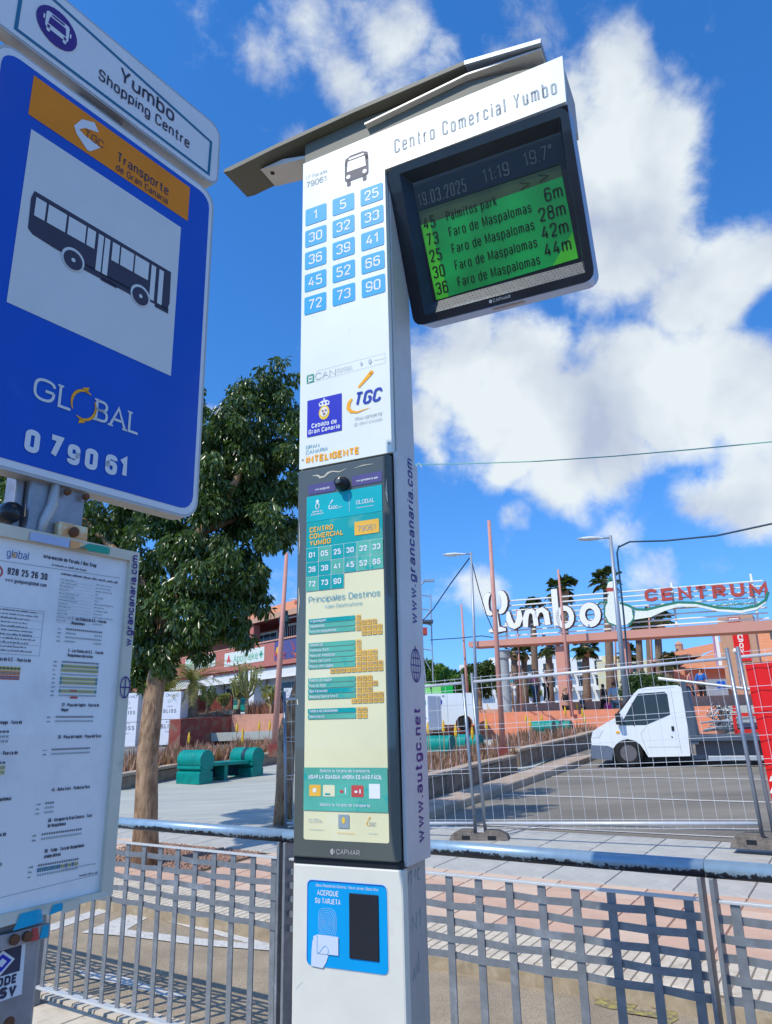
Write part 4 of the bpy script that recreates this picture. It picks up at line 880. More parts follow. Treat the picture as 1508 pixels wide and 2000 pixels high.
# lower clamp and sticker on the post
cl = MB().box(-.38, -.258, -.004, .012, 1.250, 1.272, post_m).build('lower_clamp', B_, bevel=.002)
for u in (-.322, -.300): MB().lathe([(.008, 0), (.008, .006)], rust, 12, (u, -.004, 1.261), 'y').build('bolt', cl)
s2 = Print(-.0045); s2.P([(-.292, 1.251), (-.278, 1.252), (-.282, 1.271), (-.292, 1.271)], red_ink, 1); s2.build('sticker_remnant', cl); s2 = Print(-.0045); s2.P([(-.277, 1.252), (-.262, 1.252), (-.262, 1.271), (-.274, 1.271)], stk_blue, 1); s2.build('sticker_remnant', cl)
s3 = Print(.012)
s3.P([(-.372, 1.170), (-.289, 1.172), (-.291, 1.249), (-.372, 1.247)], sign_w, 1); s3.P([(-.368, 1.207), (-.297, 1.208), (-.298, 1.246), (-.368, 1.244)], ink, 2)
s3.P([(-.352, 1.228), (-.330, 1.209), (-.308, 1.228), (-.330, 1.245)], sign_w, 3); s3.P([(-.346, 1.228), (-.330, 1.214), (-.314, 1.228), (-.330, 1.240)], cab_blue, 4); s3.P([(-.338, 1.228), (-.330, 1.221), (-.322, 1.228), (-.330, 1.234)], sign_w, 5)
s3.text('UDDE', -.300, 1.192, .0135, ink, 2, 'r', t=.26, fit=.046, serif=.1); s3.text('HSV', -.299, 1.174, .0165, ink, 2, 'r', t=.3, fit=.044)
s3.build('club_sticker', B_)
MB().lathe([(.010, 0), (.009, .001)], rust, 14, (-.305, .012, 1.135), 'y').build('rust_spot', B_)
# ================================================================== GUARD RAIL
def rail_section(a0, a1, label, z0=0.0, bend=0):
    Rm = Matrix(((AX[0], NX[0], 0), (AX[1], NX[1], 0), (0, 0, 1)))
    o = gp(a0, 3.07); E = empty('guard_rail', (o[0], o[1], 0), ROT_A, label, 'railing', 'sections of the woven steel guard rail')
    L = a1-a0
    mb = MB(); mb.tube([(0, 0, 0), (L, 0, 0)], .031, pipe_m, 20); p = mb.build('top_pipe', E, smooth=True); p.location = (0, 0, 1.062)
    for x in (.018, L-.018):
        MB().box(x-.008, x+.008, -.034, .034, 0.0, 1.035, rail_m).build('post', E, bevel=.002)
    MB().box(.03, L-.03, -.013, .013, .952, .962, M('flat_bar_light', (.62, .63, .60), .45, .25) if a0 < -3 else bpy.data.materials['flat_bar_light']).build('upper_bar', E, bevel=.0015)
    MB().box(.03, L-.03, -.022, .022, .100, .112, bpy.data.materials['flat_bar_light']).build('lower_bar', E, bevel=.0015)
    n = 14; sp = L/n*.995; mesh = None
    for k in range(1, n+1):
        x = k*sp-sp*.5+.01
        s = 1 if k % 2 else -1; pts = []
        zz = [.112, .60]+[.645, .675, .71, .74, .775, .807, .838, .87, .90, .93, .952]
        bar = MB(); prof = [(z, 0) for z in (.112, .952)]
        v = []; w = .0165; th = .004
        for z, y in prof: v += [(x-w, y-th, z), (x+w, y-th, z), (x+w, y+th, z), (x-w, y+th, z)]
        f = [(4*i+j, 4*i+(j+1) % 4, 4*i+4+(j+1) % 4, 4*i+4+j) for i in range(len(prof)-1) for j in range(4)]
        bar.add(v, f, rail_m); bar.build('upright', E)
    for q, z in enumerate((.645, .71, .775, .838, .90)):
        st = MB(); v = []; xs = [.02]
        for k in range(1, n+1): xs += [k*sp-sp*.5+.01-.02, k*sp-sp*.5+.01+.02]
        xs.append(L-.02); w = .0135; th = .003
        pr_ = []
        for i, x in enumerate(xs):
            k = (i+1)//2; y = (0 if i in (0, len(xs)-1) else (.0078 if (k+q) % 2 else -.0078)); pr_.append((x, y))
        for x, y in pr_:
            zz_ = z+.0015*math.sin(x*9+q); v += [(x, y-th, zz_-w), (x, y+th, zz_-w), (x, y+th, zz_+w), (x, y-th, zz_+w)]
        st.add(v, [(4*i+j, 4*i+4+j, 4*i+4+(j+1) % 4, 4*i+(j+1) % 4) for i in range(len(pr_)-1) for j in range(4)], rail_m); st.build('woven_strip', E)
    return E
rail_section(-6.64, -4.645, 'section of woven steel railing running off behind the timetable case')
rail_section(-4.64, -2.645, 'woven steel railing section between the bus stop post and the information totem')
rail_section(-2.64, -.645, 'woven steel railing section just right of the information totem')
rail_section(-.64, 1.36, 'shaded woven steel railing section at the right edge, past the double post')
# ================================================================== FOLIAGE HELPERS
def leaf_cloud(name, centers, n, size, mat, parent=None, droop=.5, seed=1, flat=.5, aspect=.42, jitter=1.0):
    """n leaves of two folded quads spread over clumps; centers: (x,y,z,rx,ry,rz,weight)"""
    g = np.random.default_rng(seed); C = np.array(centers, float); w = C[:, 6]/C[:, 6].sum()
    k = g.choice(len(C), n, p=w); d = g.normal(size=(n, 3)); d /= np.linalg.norm(d, axis=1)[:, None]
    rad = g.uniform(.35, 1, n)**.5; P = C[k, :3]+d*C[k, 3:6]*rad[:, None]
    ax = d*.5+g.normal(size=(n, 3))*.55*jitter; ax[:, 2] -= droop*1.2; ax /= np.linalg.norm(ax, axis=1)[:, None]
    up = np.cross(ax, g.normal(size=(n, 3))*.8+np.array([0, 0, 0.0])+d*.3); up /= np.linalg.norm(up, axis=1)[:, None]+1e-9
    no = np.cross(ax, up)
    L = size*g.uniform(.7, 1.3, n)[:, None]; Wd = L*aspect*.5
    v = np.stack([P, P+ax*L*.5+up*Wd+no*Wd*.35, P+ax*L, P+ax*L*.5-up*Wd+no*Wd*.35], 1).reshape(-1, 3)
    base = (np.arange(n)*4)[:, None]
    f = np.concatenate([base+np.array([[0, 1, 2]]), base+np.array([[0, 2, 3]])], 1).reshape(-1, 3)
    me = bpy.data.meshes.new(name); me.vertices.add(len(v)); me.vertices.foreach_set('co', v.ravel())
    me.loops.add(f.size); me.loops.foreach_set('vertex_index', f.ravel().astype(np.int32))
    me.polygons.add(len(f)); me.polygons.foreach_set('loop_start', (np.arange(len(f))*3).astype(np.int32)); me.polygons.foreach_set('loop_total', np.full(len(f), 3, np.int32))
    me.update(); ct = g.uniform(.1, .9, len(C))[k]*.5+g.uniform(0, 1, n)*.5
    at_ = me.attributes.new('tone', 'FLOAT', 'FACE'); at_.data.foreach_set('value', np.repeat(ct, 2).astype(np.float32))
    me.materials.append(mat); me.validate()
    o = bpy.data.objects.new(name, me); COL.objects.link(o)
    if parent: o.parent = parent
    return o
def blob_clumps(blobs, per, seed, sub=.30):
    g = random.Random(seed); out = []
    for x, y, z, r, ry in blobs:
        for _ in range(per):
            d = Vector((g.gauss(0, 1), g.gauss(0, 1), g.gauss(0, 1))).normalized()*(g.uniform(.25, 1)**.5)
            s = r*sub*g.uniform(.7, 1.3); out.append((x+d.x*r, y+d.y*ry, z+d.z*r, s, s, s*.9, s**2))
    return out
# ------------------------------------------------------------------ big ficus beside the railing
tb_ = hit(283, 1692); T = empty('ficus_tree', tb_, 0, 'large dark green leafy tree standing in the gravel bed behind the railing', 'tree')
def rel(px, py, Y): return at(px, py, Y)-np.array(tb_)
YT = float(tb_[1])
tk = MB(); pth = [rel(283, 1700, YT), rel(285, 1600, YT), rel(288, 1480, YT), rel(300, 1360, YT+.05), rel(322, 1230, YT+.1), rel(345, 1130, YT+.2)]
tk.tube(pth, [.165, .135, .122, .118, .10, .085], bark, 16)
trk = tk.build('trunk', T, smooth=True)
lb_ = MB()
for pp, rr_ in (([(345, 1135, .2), (375, 1060, .1), (410, 1020, -.1), (450, 960, -.2), (500, 860, 0)], [.085, .08, .07, .05, .03]), ([(322, 1230, .1), (270, 1120, .3), (200, 1050, .5), (100, 960, .6)], [.08, .06, .045, .03]), ([(345, 1130, .2), (330, 1000, .4), (330, 860, .5), (300, 700, .5)], [.08, .06, .05, .03]),
               ([(395, 1040, 0), (470, 1010, .2), (540, 950, .3)], [.05, .035, .02]), ([(340, 1150, .2), (420, 1140, .3), (480, 1170, .2)], [.05, .035, .02])):
    lb_ = MB().tube([rel(a, b, YT+c) for a, b, c in pp], rr_, bark, 10); lb_.build('limb', T, smooth=True)
bl = []
for px, py, r, dy in [(545,735,52,.1),(520,800,80,.2),(560,870,80,.3),(465,830,70,0),(440,900,90,.1),(510,930,90,.2),(560,960,50,.3),(420,990,90,.1),(500,1030,80,.2),(545,1040,45,.3),
                      (350,1000,90,.2),(300,1080,90,.3),(370,1120,90,0),(440,1110,80,0),(490,1120,60,.2),(250,1010,60,.6),(210,1030,60,.7),(220,1110,60,.5),(150,1030,70,.8),
                      (300,1180,75,.1),(370,1210,80,0),(330,1280,60,0),(300,1300,50,.1),(270,1250,50,.3),(450,1180,60,.1),(470,1235,38,.1),(440,1215,30,.1),(505,1165,38,.2),(255,1310,32,.2),
                      (380,880,70,.5),(330,800,110,.8),(250,700,120,.9),(300,900,100,.9),(100,800,150,1.0),(60,950,120,1.0),(395,1270,28,.1),(430,860,60,.4),(410,930,70,.5),(480,780,50,.3),(480,980,80,.4),(400,1050,80,.5)]:
    p = rel(px, py, YT+dy); r_ = r/F*YT*.86; bl.append((p[0], p[1], p[2], r_, r_*1.15))
cl_ = blob_clumps(bl, 15, 4, .36)
leaf_cloud('crown', cl_, 92000, .098, leaf_m, T, droop=1.1, seed=7, aspect=.34)
for nm, s in (('second_trunk', 0),):
    b0 = hit(552, 1612); T2 = empty('tree', b0, 0, 'brown tree trunk standing just left of the totem, its crown hidden', 'tree')
    r2 = lambda px, py, d=0: at(px, py, float(b0[1])+d)-b0
    MB().tube([r2(553, 1615), r2(556, 1540), r2(560, 1430), r2(600, 1300), r2(640, 1180)], [.155, .135, .14, .11, .08], bark, 14).build('trunk', T2, smooth=True)
    c2 = [tuple(r2(px, py, .3))+(.45, .5) for px, py in ((650, 1080), (700, 1000), (690, 1110), (640, 1020))]
    leaf_cloud('crown', blob_clumps(c2, 10, 8, .4), 6000, .095, leaf_m, T2, droop=.75, seed=9)
# ------------------------------------------------------------------ mesh fence
f0, f1 = np.array([-4.47, 8.93]), np.array([-1.37, 9.16]); fd = (f1-f0)/np.linalg.norm(f1-f0); FW = fd[0]*AX+fd[1]*NX; FROT = math.atan2(FW[1], FW[0])
f0w = hit(938, 1642)
def fence_panel(x0, x1, label, wires=True):
    o = f0w+FW*x0; slope = .038; E = empty('mesh_fence_panel', (o[0], o[1], f0w[2]+x0*slope-.0), FROT, label, 'fence', 'temporary mesh fence panels'); E.rotation_euler = (0, -math.atan(slope), FROT)
    L = x1-x0
    for x in (.02, L-.02): MB().tube([(x, 0, -.0), (x, 0, 2.03)], .021, fence_m, 10).build('upright_tube', E, smooth=True)
    MB().tube([(.04, 0, 1.915), (L-.04, 0, 1.915)], .019, wire_m, 8).build('top_tube', E, smooth=True); MB().tube([(.04, 0, .20), (L-.04, 0, .20)], .019, wire_m, 8).build('bottom_tube', E, smooth=True)
    w = MB(); r = .0027
    for z, dy in ((1.97, 0), (1.83, 0), (1.59, 0), (1.37, 0), (1.31, 0), (1.08, 0), (.84, 0), (.79, 0), (.24, 0), (.15, 0)): w.tube([(.04, dy, z), (L-.04, dy, z)], r*1.25, wire_m, 4, False)
    n = int(L/.14)
    for k in range(1, n):
        x = k*L/n; w.tube([(x, 0, 1.99), (x, 0, 1.40), (x, -.012, 1.34), (x, 0, 1.28), (x, 0, .87), (x, -.012, .815), (x, 0, .76), (x, 0, .14)], r*.8, wire_m, 4, False)
    w.build('wire_mesh', E, kind='stuff'); return E
fence_panel(.06, 3.20, 'wire mesh fence panel in front of the white tipper truck')
fence_panel(3.27, 6.4, 'wire mesh fence panel at the right edge carrying the red banner')
fence_panel(-2.98, -.03, 'wire mesh fence panel seen through to the green bench and van')
def foot(x, rz, label):
    o = f0w+FW*x; o[2] = f0w[2]+x*.03-.02
    E = empty('fence_foot', o, FROT+rz, label, 'fence foot', 'concrete feet of the mesh fence')
    mb = MB(); pts = [(-.38, 0), (.38, 0), (.34, .10), (.24, .145), (.08, .145), (.05, .10), (-.05, .10), (-.08, .145), (-.24, .145), (-.34, .10)]
    mb.prism(pts, -.11, .11, cfoot); mb.build('block', E, bevel=.012)
    for u in (-.16, .16): MB().box(u-.05, u+.05, -.113, -.09, .045, .09, dark).build('recess', E)
foot(.0, .25, 'worn concrete fence foot under the two tubes at the centre of the fence'); foot(3.24, -.1, 'worn concrete fence foot beside the red banner'); foot(-2.98, .1, 'concrete fence foot hidden behind the totem')
# red banner tied to the right-hand panel
be = f0w+FW*3.33; BN = empty('banner', (be[0], be[1], f0w[2]+.12), FROT, 'tall red banner with white script lettering on the right-hand fence panel', 'banner'); BN.rotation_euler = (0, -math.atan(.038), FROT)
bm_ = MB(); nx_, nz_ = 26, 14; vv = []
for j in range(nz_+1):
    for i in range(nx_+1):
        x = i*.11; z = j*1.83/nz_+.02; vv.append((x, .035+.018*math.sin(x*9+z*.8)*(1-.5*z/1.9)+.012*math.sin(x*23+1.7*z), z))
bm_.add(vv, [(j*(nx_+1)+i, j*(nx_+1)+i+1, (j+1)*(nx_+1)+i+1, (j+1)*(nx_+1)+i) for j in range(nz_) for i in range(nx_)], bannerr); bm_.build('cloth', BN, smooth=True)
sp_ = Print(.012)
def scr_(pts, t, tp): sp_.line(pts, t, letter_w, 1, taper=tp)
scr_([(.02, .62), (.10, .72), (.17, .76), (.21, .73), (.17, .67), (.09, .64), (.05, .66), (.10, .70), (.24, .72), (.30, .73)], .035, [.5, 1, .9, .8, .8, .8, .8, .6, .8, .3])
scr_([(.08, .64), (.05, .57), (.01, .50)], .03, [.5, .8, 1])
scr_([(.20, .46), (.10, .47), (.05, .40), (.03, .28), (.06, .22), (.12, .27), (.19, .42)], .045, [.5, 1, 1, 1.1, .9, .7, .6]); scr_([(.23, .48), (.17, .30), (.17, .22), (.22, .22), (.30, .30)], .05, [.6, 1, 1, .7, .3]); sp_.disc(.27, .17, .018, letter_w, 1)
scr_([(.5, .2), (.55, .6), (.75, .75), (.6, .4), (.8, .2), (1.0, .5)], .05, [.4, 1, .8, 1, .8, .4])
sp_.build('script_lettering', BN)
# ------------------------------------------------------------------ lamp posts, flagpoles, scaffold, cables
def lamp(px0, py0, px1, py1, Y, side, label, headpx=None, r=.055):
    o = at(px0, py0, Y); top = at(px1, py1, Y); h = float(top[2]-o[2]); dx = top[0]-o[0]
    E = empty('street_lamp', o, 0, label, 'street lamp', 'grey street lamps')
    MB().tube([(0, 0, 0), (dx, 0, h)], [r*1.3, r*.7], greypole, 10).build('pole', E, smooth=True)
    s = -1 if side < 0 else 1
    MB().tube([(dx, 0, h-.08), (dx+s*.35, 0, h-.07)], .028, greypole, 8).build('arm', E, smooth=True)
    hd = MB(); vs = []
    pf = [(0.0, .05, .03), (.12, .10, .05), (.35, .14, .075), (.60, .12, .06), (.78, .03, .02)]
    for x, w, t in pf:
        for k in range(8):
            a = 6.283*k/8; vs.append((dx+s*(.3+x), w*math.cos(a), h-.08+t*math.sin(a)-.02*x))
    hd.add(vs, [(i*8+k, i*8+(k+1) % 8, (i+1)*8+(k+1) % 8, (i+1)*8+k) for i in range(len(pf)-1) for k in range(8)]+[tuple(range(8)), tuple(range(39, 31, -1))], lampw); hd.build('lamp_head', E, smooth=True)
    return E
lamp(934, 1450, 920, 1078, 27, -1, 'street lamp with a cable strung from it, left of the tall flagpole')
lamp(1226, 1400, 1192, 1046, 23, -1, 'taller street lamp in front of the bird emblem on the gate', r=.075)
o = at(836, 1330, 40); E = empty('street_lamp', o, 0, 'thin curved street lamp above the scaffold tower', 'street lamp', 'grey street lamps')
tt_ = [at(820, 1330, 40)-o, at(819, 1160, 40)-o, at(821, 1143, 40)-o, at(829, 1135, 40)-o]; MB().tube(tt_, .05, greypole, 8).build('pole', E, smooth=True); MB().box(-.25, .35, -.1, .1, 0, .12, greypole).build('lamp_head', E).location = (at(836, 1136, 40)-o).tolist()
fpn_ = 0
for (bx, by), (tx, ty), Y, r, lb in (((984, 1482), (955, 1017), 18.5, .075, 'tallest pink flagpole, standing in the aloe bed left of the gate sign'), ((535, 1475), (560, 1080), 20, .085, 'pink flagpole left of the totem in front of the pharmacy cross'), ((1118, 1400), (1090, 1112), 30, .07, 'pink flagpole crossing the white letters of the gate sign'),
                              ((916, 1400), (901, 1180), 33, .07, 'thin pink flagpole left of the grey street lamp'), ((1020, 1420), (1009, 1190), 33, .045, 'thin pink flagpole under the letter m of the gate sign'), ((1276, 1330), (1266, 1183), 33, .05, 'thin pink flagpole right of the bird emblem'), ((1204, 1330), (1200, 1168), 34, .045, 'thin pink flagpole just left of the taller street lamp')):
    o = at(bx, by, Y); t = at(tx, ty, Y)-o
    E = empty('flagpole', o, 0, lb, 'flagpole', 'pink flagpoles')
    MB().tube([(0, 0, 0), tuple(t*.5), tuple(t)], [r, r*.85, r*.6], pinkpole, 10).build('pole', E, smooth=True)
    if Y < 25: MB().box(-.13, .13, -.13, .13, -.05, .28, redwall).build('base', E, bevel=.01)
Yk = 38; o = at(838, 1345, Yk); E = empty('scaffold_tower', o, 0, 'metal scaffold tower rising behind the totem over the green trees', 'scaffold')
q_ = lambda px, py, d=0: at(px, py, Yk+d)-o
for a in (((846, 1330), (841, 1160), 0), ((832, 1330), (812, 1165), 1.5), ((812, 1330), (805, 1165), 0)): MB().tube([q_(*a[0], a[2]), q_(*a[1], a[2])], .035, greypole, 6).build('standard', E)
for y in (1165, 1192, 1220, 1270): MB().tube([q_(805, y-6, 0), q_(842, y, 0)], .03, greypole, 6).build('ledger', E)
for a in (((825, 1214), (841, 1190)), ((808, 1250), (842, 1310)), ((805, 1192), (841, 1222))): MB().tube([q_(*a[0]), q_(*a[1])], .025, greypole, 6).build('brace', E)
MB().box(-1.2, .2, -.4, .4, 0, .12, bed_b).build('deck', E).location = q_(838, 1217).tolist(); MB().box(-.9, -.1, -.3, .3, 0, .35, letter_r).build('toolbox', E).location = q_(838, 1240).tolist()
def cable(pts, r, m, label, cat='cable', name='cable'):
    P = [Vector(at(*p).tolist()) for p in pts]; o0 = P[0].copy(); mb = MB(); mb.tube([p-o0 for p in P], r, m, 5); E = mb.build(name); E.location = o0; return tag(E, label, cat)
cable([(807, 907, 3.2), (900, 906, 3.0), (1050, 901, 2.75), (1200, 891, 2.55), (1350, 878, 2.4), (1515, 862, 2.25)], .0022, rope_g, 'green rope tied to the totem and running off to the right', 'rope', 'green_rope')
MB_ = None
kn = MB(); kn.tube([tuple(at(805, 905, 3.2)), tuple(at(812, 912, 3.2)), tuple(at(818, 904, 3.2)), tuple(at(824, 913, 3.2))], .003, printw, 5); tag(kn.build('rope_knot'), 'frayed white knot at the end of the green rope', 'rope')
cable([(1209, 1068, 23), (1230, 1058, 23), (1300, 1056, 22), (1400, 1046, 21), (1520, 1020, 20)], .03, cable_m, 'dark cable strung from the taller street lamp to the right')
cable([(1228, 1320, 22.8), (1218, 1200, 22.8), (1205, 1080, 22.8), (1209, 1066, 22.9)], .03, cable_m, 'dark cable running down the taller street lamp pole')
cable([(917, 1090, 27), (880, 1140, 29), (846, 1190, 32), (825, 1213, 36)], .025, cable_m, 'dark cable sloping from the left street lamp to the scaffold')
cable([(921, 1095, 27), (935, 1150, 28), (950, 1200, 29), (965, 1235, 30)], .02, cable_m, 'thin dark cable sloping from the left street lamp to the gate')
cable([(840, 1250, 37), (900, 1246, 33), (940, 1242, 30.5), (962, 1245, 30)], .022, cable_m, 'thin cable from the scaffold tower to the end of the gate beam')
# ------------------------------------------------------------------ gate with the big sign
GY = 33.5; gs = GY/30; gb0 = np.array([3.96, 30.0, 0])*gs; GROT = math.atan2(-.51, .86)
def gz_(z): return (z-1.58)*gs+1.58
Gt = empty('entrance_gate', (gb0[0], gb0[1], 0), GROT, 'salmon pink entrance gate beam on columns at the end of the car park', 'gate')
Gl = (gb0[0], gb0[1])
MB().prism([(-.85, gz_(4.64)), (18, gz_(4.3)), (18, gz_(4.7)), (-.85, gz_(4.86))], -.1, 1.0, beam_p).build('beam', Gt, bevel=.02)
for x, m, r in ((.62, col_g, .22), (10.6*gs, col_g, .30), (2.95*gs, beam_p, .20), (5.35*gs, beam_p, .18), (16.5, beam_p, .3)):
    mb = MB()
    if m is col_g: mb.lathe([(r, 1.2), (r, gz_(4.1)), (r*1.35, gz_(4.15)), (r*1.35, gz_(4.45))], m, 16, (x, .4, 0))
    else: mb.box(x-r, x+r, .2, .7, 1.2, gz_(4.45), m)
    mb.build('column', Gt, smooth=False)
SG = empty('gate_sign', (gb0[0], gb0[1], 0), GROT, 'large white and red lettering of the centre on rails above the gate beam', 'sign')
ZB = lambda z: gz_(z)
for k in range(8):
    zl = 5.02+k*.20; zr = 4.86+k*.185
    x0, x1 = (.3, 10.3) if k < 3 else (.95, 10.3)
    MB().tube([(x0*gs, .35, ZB(zl)), (x1*gs, .35, ZB(zr))], .033, letter_w, 6).build('rail', SG)
for x in (.75, 3.0, 5.0, 7.3, 9.95): MB().box(x*gs-.04, x*gs+.04, .38, .46, ZB(4.7), ZB(6.45 if x > 2 else 5.6), letter_w).build('strut', SG)
def solid(pr2, name, d=.14, edge=letter_dk):
    """give the flat print faces thickness"""
    f = list(pr2.f); vs = list(pr2.v); mb = MB()
    for fi, face in enumerate(f):
        P = [vs[i] for i in face]; m = pr2.mats[pr2.m[fi]]; n = len(P)
        mb.add(P, [tuple(range(n))], m); Q = [(x, y+d, z) for x, y, z in P]
        mb.add(P+Q, [(i, i+n, (i+1) % n+n, (i+1) % n) for i in range(n)]+[tuple(range(2*n-1, n-1, -1))], edge)
    return mb.build(name, SG)
def gp_(p): return [(x*gs, ZB(z)) for x, z in p]
def LT(name, polys, m=letter_w, grow=.035):
    P_ = Print(.10); Q_ = Print(.16)
    for kind, pts, t, tp in polys:
        if kind == 'l':
            t *= .9; Q_.line(gp_(pts), t*gs+grow*2, letter_dk, 0, tp == 'c', None if tp == 'c' else tp); P_.line(gp_(pts), t*gs, m, 12, tp == 'c', None if tp == 'c' else tp)
        else: P_.P(gp_(pts), m, 12)
    mb = solid(P_, name); 
    if Q_.f: Q2 = Q_; s2_ = solid(Q2, 'letter_rim', .10); s2_.parent = mb
    return mb
def arc(cx, cz, rx, rz, a0, a1, n=10): return [(cx+rx*math.cos(R(a0+(a1-a0)*i/n)), cz+rz*math.sin(R(a0+(a1-a0)*i/n))) for i in range(n+1)]
# Y with two leaf-shaped bowls and a flared foot
LT('letter', [('l', arc(.22, 6.35, .20, .40, 75, 290), .25, [.3, .7, 1, 1.15, 1.2, 1.2, 1.15, 1, .9, .8, .7]), ('l', arc(.66, 6.38, .20, .40, 105, -110), .25, [.3, .7, 1, 1.15, 1.2, 1.2, 1.15, 1, .9, .8, .7]),
              ('l', [(.42, 6.10), (.44, 5.75), (.46, 5.35)], .22, [.9, 1, 1.2]), ('l', [(.10, 5.24), (.46, 5.30), (.84, 5.24)], .15, [.7, 2, .7])])
LT('letter', [('l', [(.98, 5.95), (1.00, 5.65), (1.08, 5.42), (1.22, 5.34), (1.36, 5.42), (1.46, 5.65), (1.46, 5.95)], .24, [.6, 1.1, 1.15, .9, 1.1, 1.2, .7])])
LT('letter', [('l', [(1.68, 5.26), (1.70, 5.6), (1.80, 5.86), (1.98, 5.90), (2.10, 5.75), (2.12, 5.28)], .22, [1, 1.2, 1, .8, 1, 1]), ('l', [(2.12, 5.6), (2.24, 5.86), (2.42, 5.90), (2.56, 5.75), (2.60, 5.28)], .22, [.8, .9, .9, 1.1, 1.1])])
LT('letter', [('l', [(2.96, 5.22), (2.96, 6.66)], .27, [1, 1]), ('l', arc(3.30, 5.52, .27, .35, 0, 360, 16), .21, 'c')])
LT('letter', [('l', arc(4.28, 5.52, .30, .36, 0, 360, 16), .25, 'c')])
C_ = Print(.12)
for i, c in enumerate('CENTRUM'):
    C_.text(c, (6.36+i*.585-(.03 if i > 2 else 0))*gs, ZB(5.80-i*.028), .46*gs, letter_r, 1, t=.25, serif=.15, fit=(.44 if c != 'M' else .58)*gs)
solid(C_, 'lettering', .12)
S_ = Print(.2); S_.text('SHOPPING', 8.55*gs, ZB(5.33), .21*gs, stk_green, 1, t=.12, fit=1.35*gs); solid(S_, 'lettering', .05)
BD = Print(.05); edge = [(4.98, 6.30), (5.05, 6.50), (5.24, 6.60)]
BD.P(gp_([(5.0, 6.0), (4.88, 5.75), (4.84, 5.45), (4.95, 5.15), (5.25, 5.0), (5.62, 5.02), (5.88, 5.2), (5.90, 5.5), (5.75, 5.75), (5.45, 5.90), (5.30, 6.2), (5.28, 6.45), (5.10, 6.45), (5.08, 6.2)]), bird_w, 10)
BD.P(gp_([(5.02, 6.45), (5.12, 6.68), (5.28, 6.70), (5.40, 6.6), (5.36, 6.42)]), bird_w, 10); BD.line(gp_([(5.02, 6.40), (5.38, 6.36)]), .16, letter_r, 12)
BD.line(gp_([(5.05, 6.62), (5.20, 6.82), (5.36, 6.72), (5.44, 6.55)]), .10, bird_g, 12, taper=[.4, 1, 1, .4])
up_ = [(5.45, 5.85), (5.75, 5.72), (6.0, 5.55), (6.4, 5.50), (7.0, 5.60), (7.5, 5.66), (8.1, 5.58), (8.8, 5.33), (9.5, 5.22), (10.0, 5.28), (10.3, 5.45), (10.42, 5.72)]
lo_ = [(5.9, 5.18), (6.5, 5.22), (7.0, 5.40), (7.5, 5.50), (8.1, 5.44), (8.8, 5.20), (9.5, 5.08), (10.0, 5.16), (10.3, 5.35), (10.42, 5.70)]
for i in range(len(lo_)-1): BD.P(gp_([up_[i+2] if i else up_[2], up_[i+3] if i+3 < len(up_) else up_[-1], lo_[i+1], lo_[i]]), bird_w, 10) if i+3 < len(up_) else None
BD.line(gp_(up_), .10, bird_g, 12); BD.line(gp_([(5.88, 5.55), (5.90, 5.25), (5.70, 4.98)]), .06, bird_g, 12); BD.line(gp_([(5.0, 6.0), (4.88, 5.75), (4.84, 5.45), (4.95, 5.15), (5.25, 5.0)]), .06, bird_g, 12); BD.line(gp_([(5.0, 5.9), (4.72, 5.95), (4.6, 5.86)]), .08, bird_g, 12, taper=[1, .8, .2])
solid(BD, 'bird_emblem', .12, bird_g)
# ------------------------------------------------------------------ terraces, steps and walls on the right
def Gp(x, y, z): return Vector((gb0[0]+x*math.cos(GROT)-y*math.sin(GROT), gb0[1]+x*math.sin(GROT)+y*math.cos(GROT), z))
def gobj(name, loc, label, cat, group=None): return empty(name, (gb0[0], gb0[1], 0), GROT, label, cat, group)
WL = gobj('terrace_steps', None, 'broad flight of terracotta steps below the gate', 'steps')
zf = 1.05
for k in range(6): MB().box(-.9, 9.5, -2.6+k*.30, -.2, (zf if k == 0 else zf+k*.17), zf+(k+1)*.17, steps_m).build('step', WL, bevel=.01)
MB().box(-1.4, -.9, -2.9, -.2, .8, 2.35, pinkwall).build('side_wall', WL, bevel=.02)
tr_ = gobj('terrace', None, '', ''); bpy.data.objects.remove(tr_)
tr_ = MB().box(-1.5, 22, -.2, 3.0, .5, 2.07, conc).build('terrace'); tr_.location = (gb0[0], gb0[1], 0); tr_.rotation_euler = (0, 0, GROT); tag(tr_, kind='structure')
w2 = MB().box(-.5, 5.2, 3.0, 3.3, 1.5, 2.5, pinkwall).box(5.5, 16, 3.0, 3.3, 1.5, 2.55, pinkwall).build('planter_wall'); 
w2.location = (gb0[0], gb0[1], 0); w2.rotation_euler = (0, 0, GROT); tag(w2, 'low salmon planter wall behind the gate terrace', 'wall')
o2_ = MB().box(-6, 30, 3.3, 25, 1.4, 2.3, pinkwall).build('upper_terrace'); o2_.location = (gb0[0], gb0[1], 0); o2_.rotation_euler = (0, 0, GROT); tag(o2_, kind='structure')
